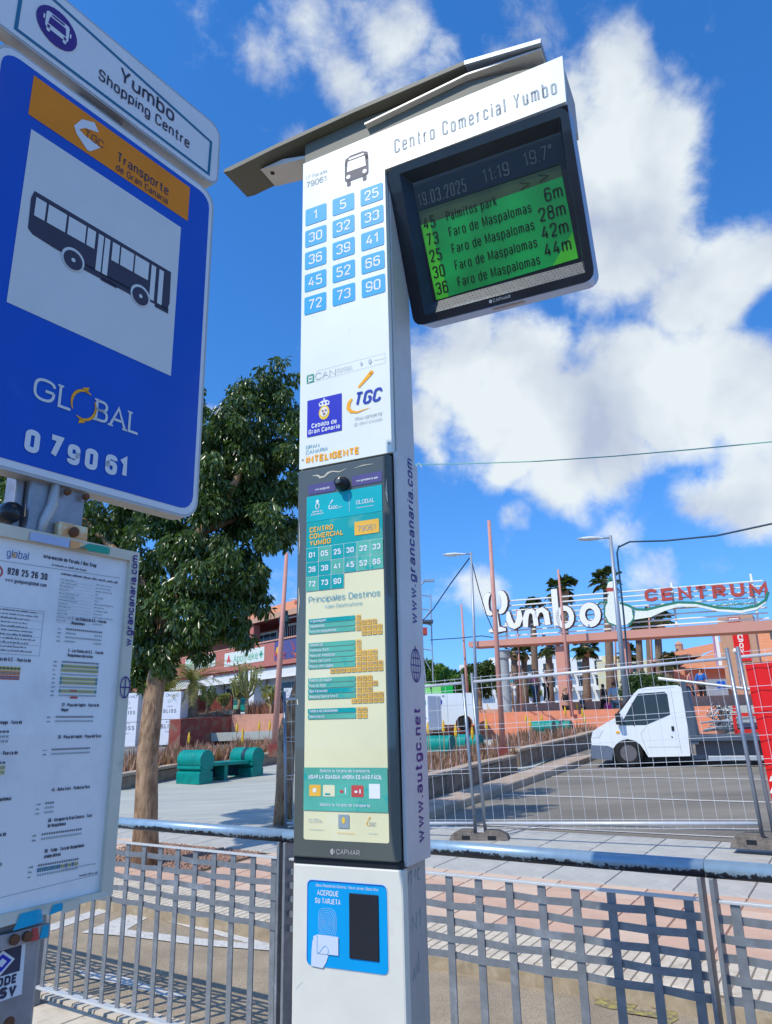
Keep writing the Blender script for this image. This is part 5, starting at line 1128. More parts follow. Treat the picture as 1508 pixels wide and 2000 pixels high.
# ------------------------------------------------------------------ palms
def frond_fan(mb, o, d, up, size, rg, m, nl=14, spread=150, wid=.07):
    d = d.normalized(); s = d.cross(up).normalized(); nn = s.cross(d)
    st_ = o; hub_ = o+d*size*.5-Vector((0, 0, size*.05)); mb.tube([st_, hub_], [.02, .012], m, 4, False)
    for i in range(nl):
        a = R(-spread/2+spread*i/(nl-1)); q = (d*math.cos(a)+s*math.sin(a)); L = size*.55*(1-.25*abs(a)/1.5)*rg.uniform(.85, 1.1)
        tip = hub_+q*L-Vector((0, 0, L*rg.uniform(.25, .55))); mid = hub_+q*L*.6-Vector((0, 0, L*.08)); w = s.cross(q)*0+nn*.0+q.cross(nn).normalized()*size*wid
        mb.add([hub_, mid+w, tip, mid-w], [(0, 1, 2), (0, 2, 3)], m)
def palm(px, pyb, pyt, Y, label, crown=1.0, r=.22, fan=True, n=34, base=None):
    o = at(px, pyb, Y); t = at(px-(pyb-pyt)*.03, pyt, Y)-o; h = float(t[2]); rg = random.Random(int(px*7+pyt))
    E = empty('palm_tree', o, 0, label, 'palm tree', 'palms behind the entrance gate' if fan else None)
    lean = t[0]*.8
    MB().tube([(0, 0, -.3), (lean*.3, 0, h*.3), (lean*.7, 0, h*.7), (lean, 0, h)], [r*1.25, r, r*.92, r*.8], pbark, 10).build('trunk', E, smooth=True)
    mb = MB(); c0 = Vector((lean, 0, h))
    for k in range(n):
        az = rg.uniform(0, 6.283); el = rg.uniform(-.7, 1.35); d = Vector((math.cos(az)*math.cos(el), math.sin(az)*math.cos(el), math.sin(el)))
        frond_fan(mb, c0, d, Vector((0, 0, 1)) if abs(d.z) < .95 else Vector((1, 0, 0)), crown*rg.uniform(.85, 1.15), rg, frond_m)
    mb.build('crown', E)
    sk = MB().lathe([(r*.8, h-crown*.75), (r*1.2, h-crown*.5), (r*1.35, h-crown*.15), (r*.7, h)], dry_m, 10, (lean, 0, 0)); sk.build('skirt', E, smooth=True)
for px, pt, Y, cr, lb in ((1110, 1150, 42, 1.55, 'tallest fan palm, its crown above the letters of the gate sign'), (1195, 1132, 40, 1.35, 'tall fan palm behind the bird emblem'), (1048, 1188, 46, 1.25, 'fan palm with its crown between the letters u and m'), (1292, 1208, 44, 1.45, 'fan palm behind the tail of the bird emblem'), (1254, 1222, 46, 1.1, 'slender fan palm left of the palm behind the emblem tail'),
                          (1274, 1205, 50, 1.2, 'dark slender fan palm between two others under the gate beam'), (1008, 1272, 44, 1.0, 'short fan palm nearest the left gate column'), (1027, 1275, 47, 1.1, 'short fan palm second from the left gate column'), (1076, 1262, 43, 1.2, 'fan palm with its crown under the beam beside the pink column'),
                          (1148, 1262, 41, 1.15, 'short fan palm between the pink column and the street lamp'), (1232, 1275, 48, 1.1, 'short fan palm right of the street lamp'), (1312, 1290, 40, .9, 'small palm crown right of the gate palms')):
    palm(px, 1385, pt, Y, lb, cr*.72)
# ------------------------------------------------------------------ buildings far behind
def local_building(px, py, Y, rz, label, name='building', cat='building'): return empty(name, at(px, py, Y), rz, label, cat)
A1 = local_building(985, 1350, 95, -.5, 'long white apartment block far behind the palms', 'apartment_block')
MB().box(-6, 14, 0, 8, -3, 3.6, bld_w).build('wall', A1); MB().box(-2, 6, .5, 7, 3.6, 4.3, bld_w).build('roof_block', A1)
for i in range(9):
    for j in range(2):
        MB().box(-5.2+i*2.1, -3.9+i*2.1, -.05, .1, .2+j*1.8, 1.3+j*1.8, glass_d).build('window', A1); MB().box(-5.4+i*2.1, -3.7+i*2.1, -.8, .0, -.35+j*1.8, .15+j*1.8, bld_w).build('balcony', A1)
A2 = local_building(1170, 1345, 85, -.35, 'pale yellow apartment building right of the palms in the distance', 'apartment_building')
MB().box(0, 5.5, 0, 6, -3, 3.0, bld_y).build('wall', A2); MB().box(.6, 4.5, .5, 5, 3.0, 3.6, bld_y).build('roof_block', A2)
for i in range(2):
    for j in range(2): MB().box(.9+i*2.3, 2.1+i*2.3, -.05, .1, .1+j*1.6, 1.0+j*1.6, glass_d).build('window', A2)
A3 = local_building(1225, 1345, 90, -.3, 'pale block partly hidden behind the hedge and street lamp', 'apartment_building'); MB().box(0, 8, 0, 6, -3, 2.2, bld_w).build('wall', A3)
for i in range(3): MB().box(.8+i*2.4, 2.2+i*2.4, -.05, .1, .2, 1.3, glass_d).build('window', A3)
# shopping centre buildings with tiled roofs
SC = empty('shopping_building', at(1280, 1345, 48), -.45, 'low shopping building with a wide orange tiled roof right of the palms', 'building')
def P3(px, py, Y): return tuple(at(px, py, Y)-at(1280, 1345, 48))
inv = Matrix.Rotation(.45, 3, 'Z')
def LP(px, py, Y): return tuple(inv @ Vector(P3(px, py, Y)))
def pl_(mb, pts, m): return mb.add([LP(*p) for p in pts], [tuple(range(len(pts)))], m)
rf1 = MB(); pl_(rf1, [(1272, 1289, 46), (1372, 1277, 44), (1500, 1235, 46), (1335, 1268, 52), (1300, 1276, 50)], tile_roof); rf1.build('roof', SC)
rf2 = MB(); pl_(rf2, [(1318, 1306, 40), (1395, 1270, 44), (1432, 1250, 47), (1530, 1210, 46), (1560, 1300, 38)], tile_roof); rf2.build('roof', SC)
w_ = MB(); pl_(w_, [(1272, 1291, 47.5), (1372, 1279, 45.5), (1372, 1330, 45.5), (1272, 1345, 47.5)], bld_d); w_.build('wall', SC)
w_ = MB(); pl_(w_, [(1310, 1308, 41), (1560, 1300, 39), (1560, 1400, 39), (1310, 1400, 41)], pinkwall); w_.build('wall', SC)
w_ = MB(); pl_(w_, [(1360, 1315, 40.6), (1440, 1312, 40), (1440, 1340, 40), (1360, 1345, 40.6)], glass_d); w_.build('shop_window', SC)
w_ = MB(); pl_(w_, [(1268, 1289, 45.9), (1372, 1276, 43.9), (1372, 1281, 43.9), (1268, 1294, 45.9)], tanwall); w_.build('eaves', SC)
for px in (1300, 1325, 1352): MB().tube([LP(px, 1288, 46.5), LP(px+1, 1335, 46.5)], .12, tanwall, 8).build('column', SC)
MB().lathe([(.25, 0), (.25, .5), (.3, .55), (.05, .8)], tanwall, 8, LP(1328, 1275, 51)).build('chimney', SC)
PL = empty('banner_pillar', at(1455, 1330, 33), GROT, 'tan rectangular pillar carrying a tall red banner right of the gate', 'pillar')
hP = float(at(1455, 1203, 33)[2]-at(1455, 1330, 33)[2])
MB().box(-.75, .72, 0, 1.0, -1.5, hP, tanwall).build('shaft', PL, bevel=.02)
MB().box(-.22, .42, -.05, 0, hP*.30, hP*.80, bannerr).build('banner_cloth', PL); pp_ = Print(-.052); pp_.text('g', -.02, hP*.62, .35, letter_w, 1, t=.16); pp_.text('O', .0, hP*.5, .22, letter_w, 1, t=.2); pp_.text('V', .0, hP*.42, .22, letter_w, 1, t=.2); pp_.text('i', .10, hP*.35, .2, letter_w, 1, t=.2); pp_.build('banner_lettering', PL)
MB().box(-.3, .18, -.05, 0, hP*.9, hP*.985, letter_r).build('plate', PL); pp_ = Print(-.052); pp_.rect(-.26, hP*.915, .14, hP*.97, letter_w, 1); pp_.text('CENTRO', -.23, hP*.925, .09, letter_r, 2, t=.2, fit=.34); pp_.build('plate_print', PL)
MB().box(-.95, -.80, -.1, .02, hP*.25, hP*.86, letter_w).build('side_banner', PL); MB().box(-1.05, -.96, -.1, .02, hP*.25, hP*.80, M('mauve', (.45, .22, .35), .6)).build('side_banner', PL)
GL_ = empty('globe_lamp', at(1447, 1340, 31), 0, 'small white globe lamp in front of the red pillar banner', 'lamp'); hh = float(at(1447, 1271, 31)[2]-at(1447, 1340, 31)[2]); MB().tube([(0, 0, 0), (0, 0, hh)], .03, greypole, 6).build('pole', GL_)
sph = [(.11*math.sin(math.pi*i/8)+.001, -.11*math.cos(math.pi*i/8)) for i in range(9)]; MB().lathe([(r, z+hh) for r, z in sph], letter_w, 12).build('globe', GL_, smooth=True)
# ------------------------------------------------------------------ background trees and hedge
def bush(name, px, pyb, Y, blobs, n, size, m, label, cat, trunk=True, seed=1, group=None):
    o = at(px, pyb, Y); E = empty(name, o, 0, label, cat, group); bb_ = []
    for x, y, r in blobs: p = at(x, y, Y)-o; r_ = r/F*Y*.9; bb_.append((p[0], p[1]+.3, p[2], r_, r_))
    if trunk: 
        top = max(b[2] for b in bb_); MB().tube([(0, 0, -1.5), (0, 0, top*.6)], [.2, .1], bark, 8).build('trunk', E)
    leaf_cloud('crown' if trunk else 'foliage', blob_clumps(bb_, 14, seed, .38), n, size, m, E, droop=.2, seed=seed); return E
bush('tree', 848, 1345, 42, [(835, 1315, 22), (850, 1320, 26), (870, 1325, 22), (825, 1325, 24)], 9000, .26, shrub_m, 'round green tree behind the lime hoarding, next to the totem', 'tree', seed=21)
bush('tree', 880, 1345, 39, [(880, 1333, 22), (900, 1335, 20), (865, 1338, 16), (915, 1338, 18)], 7000, .24, shrub_m, 'bright green low tree in front of the darker ones', 'tree', seed=22)
bush('tree', 935, 1350, 44, [(930, 1310, 22), (945, 1315, 22), (915, 1320, 18), (955, 1325, 18), (935, 1335, 24)], 9000, .26, hedge_m, 'dark green tree left of the gate column', 'tree', seed=23)
bush('shrub', 1265, 1375, 27, [(1245, 1335, 22), (1270, 1335, 24), (1295, 1340, 22), (1315, 1350, 20), (1240, 1355, 20), (1270, 1358, 24)], 11000, .13, hedge_m, 'dense green shrub behind the cab of the white truck', 'shrub', False, seed=24)
bush('tree', 570, 1385, 44, [(560, 1330, 14), (575, 1345, 20), (568, 1365, 18)], 5000, .22, hedge_m, 'dark green tree at the right end of the pharmacy front', 'tree', seed=25)
bush('shrub', 1010, 1360, 50, [(1000, 1345, 14), (1020, 1345, 14), (1045, 1350, 12), (985, 1350, 12)], 4000, .22, shrub_m, 'yellow-green shrub between the gate column and the palms', 'shrub', False, seed=26)
ORD = ('first', 'second', 'third', 'fourth', 'fifth', 'sixth', 'seventh', 'eighth')
# ------------------------------------------------------------------ stone planters and kerbs
def run_frame(p0, p1):
    a, b = hit(*p0), hit(*p1); dbg(p0, p1, a, b); d = (b-a)[:2]; L = float(np.hypot(*d)); rz = math.atan2(d[1], d[0]); return a, b, L, rz
def wall_run(p0, p1, h, th, bl, label, m=stone, cap=True, name='planter_wall', cat='wall', seed=1, side=1):
    a, b, L, rz = run_frame(p0, p1); rg = random.Random(seed); E = empty(name, a, rz, label, cat); sl = math.atan2(b[2]-a[2], L); E.rotation_euler = (0, -sl, rz)
    n = max(1, int(round(L/bl)))
    vs = []
    for q in range(3):
        mb = MB(); w = L/n-.018; mb.box(0, w, 0, th, -.15, h-(.07 if cap else 0), m); o = mb.build('stone_block', E, bevel=.02, seg=1); vs.append(o.data); 
        if q: bpy.data.objects.remove(o)
        else: first = o
    for i in range(1, n):
        o = first.copy(); COL.objects.link(o); o.parent = E; o.location = (i*L/n, rg.uniform(-.012, .012), rg.uniform(-.02, .02))
    if cap:
        c = MB().box(0, L/n-.010, -.03, th+.03, h-.07, h, stone_c).build('cap_stone', E, bevel=.015, seg=2)
        for i in range(1, n):
            o = c.copy(); COL.objects.link(o); o.parent = E; o.location = (i*L/n, rg.uniform(-.015, .015), rg.uniform(-.012, .012))
    return E
def aloe_bed(corners, n, label, seed, hgt=.42, flowers=8, cat='aloe bed'):
    """spiky aloes over a quad given by four photo points on the ground"""
    g = random.Random(seed); P = [hit(*c) for c in corners]; mb = MB(); tone = []
    for k in range(n):
        u, v = g.random(), g.random(); p = (P[0]*(1-u)+P[1]*u)*(1-v)+(P[3]*(1-u)+P[2]*u)*v; s = hgt*g.uniform(.6, 1.15)
        for q in range(9):
            az = g.uniform(0, 6.283); ln = g.uniform(.12, .6); d = Vector((math.cos(az)*ln, math.sin(az)*ln, 1)).normalized(); L = s*g.uniform(.7, 1.1)
            w = Vector((-math.sin(az), math.cos(az), 0))*s*.05; o = Vector(p.tolist())+Vector((math.cos(az), math.sin(az), 0))*.03+Vector((0, 0, .1)); m_ = o+d*L*.5+Vector((math.cos(az), math.sin(az), 0))*L*.05
            mb.add([o-w, o+w, m_+w*.9, o+d*L, m_-w*.9], [(0, 1, 2, 3, 4)], aloe_m); tone.append(g.random())
    o = mb.build('aloe_plants', kind='stuff'); at_ = o.data.attributes.new('tone', 'FLOAT', 'FACE'); at_.data.foreach_set('value', tone)
    sq = MB().poly([tuple(p+np.array([0, 0, .10])) for p in P], soil).build('planter_soil', kind='structure')
    us = sorted(g.random() for _ in range(flowers))
    for k in range(flowers):
        u, v = us[k], g.random(); p = (P[0]*(1-u)+P[1]*u)*(1-v)+(P[3]*(1-u)+P[2]*u)*v; h = g.uniform(.65, 1.0)
        mb = MB(); mb.tube([(0, 0, .1), (0, 0, h)], .012, dry_m, 5); mb.lathe([(.01, h-.05), (.035, h), (.04, h+.12), (.012, h+.26)], flower_m, 6)
        f = mb.build('aloe_flower'); f.location = p.tolist(); tag(f, ORD[k]+' yellow flower spike from the left in '+label, 'flower', 'flower spikes in '+label)
    return o
# right-hand bed beside the car park
wall_run((826, 1563), (1012, 1508), .40, .22, 1.1, 'long rough stone wall of the aloe bed beside the car park, nearer stretch', seed=3)
wall_run((1016, 1500), (1170, 1455), .45, .22, 1.3, 'stone wall of the aloe bed, stretch running up to the white truck', seed=4)
a_, b_, L_, rz_ = run_frame((826, 1606), (1166, 1482)); KS = MB().box(0, L_, 0, .55, -.15, .12, stone_c).build('kerb', bevel=.03); KS.location = a_; KS.rotation_euler = (0, -math.atan2(b_[2]-a_[2], L_), rz_); tag(KS, kind='structure')
aloe_bed([(826, 1552), (1010, 1500), (940, 1478), (826, 1508)], 190, 'the bed right of the totem', 5, flowers=5)
aloe_bed([(1010, 1500), (1168, 1450), (1130, 1428), (960, 1470)], 260, 'the bed running up to the white truck', 6, .5, flowers=7)
wall_run((832, 1500), (1140, 1428), .18, .16, 1.5, 'low back edge of the aloe bed along the plaza', cap=False, seed=6)
wall_run((832, 1450), (1010, 1415), .32, .2, 1.6, 'low stone wall across the plaza below the white van', seed=7)
aloe_bed([(832, 1440), (965, 1410), (960, 1402), (832, 1428)], 120, 'the bed below the white van', 8, .55, flowers=3)
# left-hand bed along the street
wall_run((228, 1546), (356, 1520), .36, .22, 1.2, 'stone planter wall left of the green bench', seed=9)
wall_run((498, 1500), (562, 1489), .36, .22, 1.2, 'stone planter wall between the green bench and the totem', seed=10)
wall_run((356, 1520), (498, 1500), .30, .22, 1.2, 'stone planter wall hidden behind the green bench', seed=12)
aloe_bed([(228, 1540), (562, 1484), (555, 1470), (235, 1510)], 330, 'the bed behind the green bench', 11, .6, flowers=6)
# ------------------------------------------------------------------ benches
def bench(px, py, label, rz=0.0, s=1.0):
    o = hit(px, py); E = empty('bench', o, ROT_A+rz, label, 'bench', 'green scroll-ended concrete benches', s)
    for y, nm in ((0, 'near'), (1.75, 'far')):
        mb = MB()
        mb.prism([(-.21, 0), (.21, 0), (.21, .26), (.12, .30), (.21, .34), (.21, .40), (-.21, .40), (-.21, .34), (-.12, .30), (-.21, .26)], 0, .78, bench_g, fn=lambda x, yy, z: (yy, y+x, z))
        b = mb.build('end_block', E, bevel=.015)
        mb = MB().lathe([(.225, 0), (.225, .40)], bench_g, 28, (0, y, .54), 'x').lathe([(.226, .40), (.226, .52)], bench_d if y else bench_g, 28, (0, y, .54), 'x').lathe([(.225, .52), (.225, .80)], bench_g, 28, (0, y, .54), 'x')
        mb.build('scroll', E, bevel=.01)
    MB().box(.12, .70, .2, 1.55, .38, .46, bench_g).build('seat', E, bevel=.01)
    MB().box(.2, .62, .75, .87, 0, .38, bench_g).build('support', E, bevel=.01); MB().box(.2, .3, .2, 1.55, .1, .38, bench_d).build('back_panel', E)
    return E
bench(357, 1530, 'green concrete bench with rolled ends on the plaza behind the ficus'); bench(836, 1493, 'green bench half hidden behind the totem'); bench(1043, 1452, 'green bench far across the plaza near the steps')
MB().box(-.4, .4, -.2, .2, 0, .35, bench_d).build('x') if 0 else None
# ------------------------------------------------------------------ white tipper truck
tw = hit(1228, 1500); TR = empty('tipper_truck', (tw[0], tw[1], tw[2]), ROT_A+R(9), 'small white single-cab tipper truck parked facing left behind the mesh fence', 'truck')
zo = .54
def tz(pts): return [(x, z-zo) for x, z in pts]
body = [(-.80, 1.02), (-.80, 1.20), (-.74, 1.38), (-.55, 1.49), (-.17, 1.69), (.02, 1.90), (.30, 2.22), (.42, 2.32), (.62, 2.36), (1.30, 2.38), (1.38, 2.32), (1.40, 1.5), (1.38, .80), (.47, .78), (.40, .92), (.32, 1.06), (.20, 1.15), (.04, 1.19), (-.12, 1.15), (-.24, 1.06), (-.30, .98)]
cabm = MB(); cabm.prism(tz(body), 0, 1.75, truck_w); cab_ = cabm.build('cab', TR, bevel=.035, seg=3)
MB().prism(tz([(-.84, .76), (-.36, .72), (-.30, .98), (-.42, 1.04), (-.82, 1.06)]), -.01, 1.76, bump_g).build('bumper', TR, bevel=.03)
MB().box(-.38, 1.36, .25, 1.5, .12, .6, dark).build('underbody', TR)
wn_ = MB().prism(tz([(-.10, 1.50), (.02, 1.66), (.24, 2.0), (.40, 2.22), (1.00, 2.24), (1.05, 2.18), (1.06, 1.72), (.50, 1.50)]), -.006, .02, glass_d).build('side_window', TR, bevel=.012)
MB().box(.22, .245, -.012, .0, 1.48-zo, 2.0-zo, dark).build('window_pillar', wn_)
ws_ = MB(); ws_.add([(-.20, .08, 1.70-zo), (-.20, 1.67, 1.70-zo), (.28, 1.60, 2.24-zo), (.28, .15, 2.24-zo)], [(0, 1, 2, 3)], glass_d); wo = ws_.build('windscreen', TR); wo.location = (-.015, 0, .012)
MB().prism(tz([(-.79, 1.22), (-.74, 1.38), (-.58, 1.47), (-.50, 1.40), (-.60, 1.24)]), -.008, .10, M('headlamp', (.75, .78, .78), .1)).build('headlight', TR, bevel=.01)
MB().box(-.20, -.12, -.012, 0, 1.32-zo, 1.37-zo, tgc_or).build('side_indicator', TR)
for pts in ([(.40, 1.10), (.47, .84)], [(1.14, 2.28), (1.17, 1.5), (1.20, .86)], [(.47, 1.00), (1.19, 1.00)], [(.50, 1.46), (.36, 1.3), (.40, 1.10)], [(.5, 2.30), (1.22, 2.33)]):
    q = Print(0.0); q.line(tz(pts), .008, ink_lt, 2); q.build('panel_gap', TR)
MB().box(1.05, 1.11, -.02, .0, 1.36-zo, 1.46-zo, dark).build('door_handle', TR, bevel=.004); MB().lathe([(.018, 0), (.018, .008)], dark, 10, (1.04, 0, 1.22-zo), 'y').build('lock', TR)
MB().box(-.16, -.04, -.20, -.05, 1.52-zo, 1.78-zo, dark).build('mirror', TR, bevel=.02)
def wheel(x, y=.05):
    W_ = MB().lathe([(.19, -.09), (.29, -.10), (.335, -.06), (.335, .08), (.29, .11), (.19, .10)], tyre, 28, (x, y, .335), 'y', cap=False).build('wheel', TR, smooth=True)
    MB().lathe([(.19, .09), (.17, .05), (.08, .045), (.06, .08), (.01, .085)], hub, 20, (x, y, .335), 'y').build('rim', W_)
    for k in range(6): a = k*1.047; MB().lathe([(.012, .05), (.012, .065)], steel_l, 6, (x+.11*math.cos(a), y, .335+.11*math.sin(a)), 'y').build('wheel_nut', W_)
wheel(.03, .10); wheel(3.2, .10); wheel(.03, 1.62)
MB().prism(tz([(1.42, 1.05), (1.60, 1.05), (1.55, 1.66), (1.47, 2.46), (1.38, 2.46)]), .0, .14, bed_b).build('headboard_post', TR, bevel=.012); MB().prism(tz([(1.42, 1.05), (1.60, 1.05), (1.50, 2.3), (1.40, 2.3)]), .14, 1.7, bed_b).build('headboard', TR)
MB().box(1.42, 4.2, -.02, 1.85, 1.12-zo, 1.25-zo, bed_b).build('load_bed', TR, bevel=.01); MB().box(1.5, 4.0, .3, 1.3, .80-zo, 1.12-zo, hub).build('chassis', TR); MB().box(1.75, 3.9, .02, .08, .70-zo, .80-zo, steel_l).build('side_guard', TR, bevel=.01)
LD = MB(); LD.tube([(.86, .5, 2.58-zo), (4.2, .3, 2.0-zo)], .035, steel_l, 8); LD.build('loading_arm', TR)
# load of tools: red frame and pipes on the bed
RB = empty('scaffold_load', (TR.location+Matrix.Rotation(ROT_A+R(9), 3, 'Z') @ Vector((1.65, .2, 1.26-zo))), ROT_A+R(9), 'heap of red and grey scaffold frames lying on the truck bed', 'scaffold parts')
for x, z0, z1, m in ((.72, .0, .45, red_p), (.75, .5, .62, red_p)): MB().box(x, x+.07, 0, .07, z0, z1, m).build('frame_post', RB)
for z, m in ((.38, red_p), (.02, red_p)): MB().box(.72, 2.2, 0, .07, z, z+.08, m).build('frame_bar', RB)
rg = random.Random(8)
for k in range(22):
    x0 = rg.uniform(0.02, .9); z = .05+rg.uniform(0, .25); MB().tube([(x0, rg.uniform(.0, .5), z), (x0+rg.uniform(.5, 1.6), rg.uniform(.0, .5), z+rg.uniform(-.05, .12))], .022, rg.choice([steel_l, steel_l, greypole]), 6).build('pipe', RB)
for k in range(34): 
    x, z = rg.uniform(.28, .68), rg.uniform(.15, .62); MB().tube([(x, rg.uniform(0, .3), z), (x+rg.uniform(-.15, .15), rg.uniform(0, .3), z+rg.uniform(-.15, .15)), (x+rg.uniform(-.2, .2), rg.uniform(0, .3), z+rg.uniform(.0, .15))], .014, rg.choice([steel_l, hub, hub, greypole]), 5).build('clamp', RB)
# ------------------------------------------------------------------ white van and lime hoarding behind the totem
vp = at(932, 1426, 29.5); VN = empty('van', vp, -.03, 'white panel van seen from its side, partly hidden by the totem', 'van')
sv_ = (1426-1358)/F*29.5
MB().prism([(-4.4, .35), (-4.45, .9), (-3.9, 1.05), (-3.2, sv_-.1), (-2.9, sv_), (-.15, sv_), (.0, sv_-.15), (.03, .25), (-.15, .22), (-.16, .36), (-.28, .52), (-.48, .57), (-.68, .52), (-.80, .36), (-.82, .22), (-3.3, .22), (-3.4, .5), (-3.7, .58), (-4.0, .5), (-4.1, .3)], 0, 1.8, truck_w).build('body', VN, bevel=.05, seg=3)
for x in (-.48, -3.7):
    wv = MB().lathe([(.16, -.09), (.28, -.08), (.28, .06), (.16, .07)], tyre, 20, (x, .1, .28), 'y').build('wheel', VN, smooth=True)
q = Print(0); q.rrect(-1.65, .95, -1.30, 1.2, .1, cab_blue, 2); q.disc(-1.25, 1.3, .05, ink_lt, 2); q.line([(-1.1, .3), (-1.1, 1.4)], .012, ink_lt, 1); q.line([(-2.4, .95), (-.1, .95)], .01, ink_lt, 1); q.build('van_emblem', VN)
MB().box(.0, .06, .05, .18, .7, 1.15, letter_r).build('tail_light', VN)
gp0 = at(814, 1400, 28); GV = empty('recycling_container', gp0, ROT_A, 'white container with a green round emblem just right of the totem', 'container')
gh_ = lambda y: (1400-y)/F*28
MB().box(-.6, .50, 0, 1.0, gh_(1425), gh_(1362), board_w).build('body', GV, bevel=.03); q = Print(0); q.rrect(-.1, gh_(1386), .42, gh_(1365), .18, bench_g, 2); q.rect(.05, gh_(1394), .3, gh_(1392), ink_lt, 2); q.rect(.1, gh_(1405), .45, gh_(1402), ink_lt, 2); q.build('round_emblem', GV)
LG = empty('lime_hoarding', at(886, 1362, 38), ROT_A, 'lime green hoarding behind the white van under the trees', 'hoarding')
hz = (1362-1338)/F*38
for i in range(4): MB().box(-.62-i*.62, -.02-i*.62, 0, .06, -1.2, hz+(.1 if i > 1 else 0), green_dk if i == 0 else green_lt).build('panel', LG)
q = Print(0); q.rect(-2.3, .2, -1.9, .5, letter_r, 2); q.disc(-2.0, hz*.7, .05, dark, 2); q.disc(-1.3, hz*.8, .05, dark, 2); q.build('sticker', LG)
# ------------------------------------------------------------------ hotel hoardings on the left
def hoarding(px0, px1, pyt, pyb, Y, label, words, rz=-.12, seam=.42, depth=.9):
    o = at(px0, pyb, Y); o2 = at(px1, pyb, Y); L = float(np.hypot(*(o2-o)[:2])); h = (pyb-pyt)/F*Y*.985
    E = empty('advertising_box', o, rz, label, 'box', 'white printed boxes by the street')
    MB().box(0, L, 0, depth, -.2, h*seam-.01, board_w).build('lower_panel', E, bevel=.01); MB().box(0, L, 0, depth, h*seam+.01, h, board_w).build('upper_panel', E, bevel=.01)
    q = Print(0)
    for s, u, v, hh in words: q.text(s, L*u, h*v, h*hh, ink, 2, 'c', t=.16, serif=.1, sp=.3, ws=.9)
    q.disc(L*.5, h*.80, h*.035, ink_lt, 2); q.disc(L*.5, h*.80, h*.022, board_w, 3)
    for k in (.12, .40, .85): q.disc(L*k, h*.93, h*.035, ink_lt, 2); q.disc(L*k, h*.93, h*.022, board_w, 3)
    q.build('printed_name', E); return E
W3 = [('BLISS', .55, .56, .075), ('hotel', .55, .68, .03), ('BLISS', .52, .24, .085), ('hotel', .52, .36, .03), ('resort', .52, .16, .03), ('BLISS', .6, .905, .04)]
hoarding(303, 351, 1357, 1446, 33, 'white box printed with a hotel name right of the ficus trunk', W3)
hoarding(226, 266, 1360, 1450, 34, 'white box printed with a hotel name left of the ficus trunk', W3, seam=.40)
hoarding(553, 600, 1348, 1421, 40, 'white printed box beside the totem in front of the pharmacy terrace', W3)
# ------------------------------------------------------------------ pharmacy building
PR = math.atan2(-.77, .64); PHo = (-5.8, 42.0)
PH = empty('pharmacy_building', (PHo[0], PHo[1], 0), PR, 'red two-storey shop building with orange tiled roof and a pharmacy sign', 'building')
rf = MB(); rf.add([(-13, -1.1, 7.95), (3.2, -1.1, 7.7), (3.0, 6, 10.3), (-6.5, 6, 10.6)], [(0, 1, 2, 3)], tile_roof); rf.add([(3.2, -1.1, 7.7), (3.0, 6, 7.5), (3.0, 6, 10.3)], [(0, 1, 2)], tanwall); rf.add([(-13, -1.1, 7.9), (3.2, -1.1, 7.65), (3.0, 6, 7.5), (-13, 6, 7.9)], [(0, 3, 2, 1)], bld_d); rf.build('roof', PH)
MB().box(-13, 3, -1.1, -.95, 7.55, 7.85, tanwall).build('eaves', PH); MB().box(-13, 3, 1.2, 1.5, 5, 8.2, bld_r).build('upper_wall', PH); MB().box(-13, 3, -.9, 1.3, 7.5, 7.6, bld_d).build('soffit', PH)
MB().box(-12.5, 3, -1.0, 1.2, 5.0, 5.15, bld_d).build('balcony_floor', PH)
MB().prism([(-12.5, 5.05), (3, 4.93), (3, 6.18), (-12.5, 6.35)], -1.15, -1.0, bld_r).build('fascia', PH, bevel=.02)
MB().box(-12.5, 3, -1.17, -1.12, 6.28, 6.36, pinkwall).build('handrail', PH)
for x in (-8.6, -2.4, 3.2): MB().box(x-.22, x+.22, -.95, -.5, 6.2, 7.6, bld_r).build('pillar', PH, bevel=.02)
def win(x0, x1, z0, z1, y, fr, gl, nx=1, nz=1):
    F_ = MB().box(x0-.08, x1+.08, y-.04, y+.05, z0-.08, z1+.08, fr).build('window', PH)
    for i in range(nx):
        for j in range(nz): MB().box(x0+(x1-x0)*i/nx+.04, x0+(x1-x0)*(i+1)/nx-.04, y-.06, y-.035, z0+(z1-z0)*j/nz+.03, z0+(z1-z0)*(j+1)/nz-.03, gl).build('pane', F_)
win(-5.2, -2.9, 6.3, 7.3, 1.1, shut, glass_d, 3, 1); win(-7.9, -6.0, 6.3, 7.3, 1.1, shut, glass_d, 2, 1)
q = MB().box(-1.9, 2.6, .6, .7, 6.2, 7.55, shut).build('shutter_wall', PH)
for i in range(18): MB().box(-1.8+i*.24, -1.70+i*.24, .55, .6, 6.4, 7.35, bld_d if i % 3 else glass_d).build('slat', q)
q = Print(-1.16)
q.rect(-10.8, 5.42, -6.45, 6.2, sgn_lit, 8); q.rect(-5.25, 5.28, -.5, 6.08, sgn_lit, 8); q.rect(.6, 5.2, 3, 6.2, purple, 8); q.build('sign_panel', PH)
q = Print(-1.17); q.text('Farmacia', -10.6, 5.60, .46, sgn_green, 6, fit=3.0, t=.14); q.text('Apotheke', -4.1, 5.44, .46, sgn_green, 6, fit=2.9, t=.14)
q.text('A', -4.95, 5.42, .52, sgn_red, 6, t=.26, fit=.5)
for x, z in ((-7.0, 5.8), (-.85, 5.68)): q.line([(x-.2, z), (x+.2, z)], .14, stk_green, 6); q.line([(x, z-.2), (x, z+.2)], .14, stk_green, 6)
rg = random.Random(4)
for k in range(22): q.disc(rg.uniform(.75, 2.9), rg.uniform(5.3, 6.1), rg.uniform(.05, .16), rg.choice([purple, crest_y, letter_r, tgc_or]), 8+k % 3)
q.build('sign_lettering', PH)
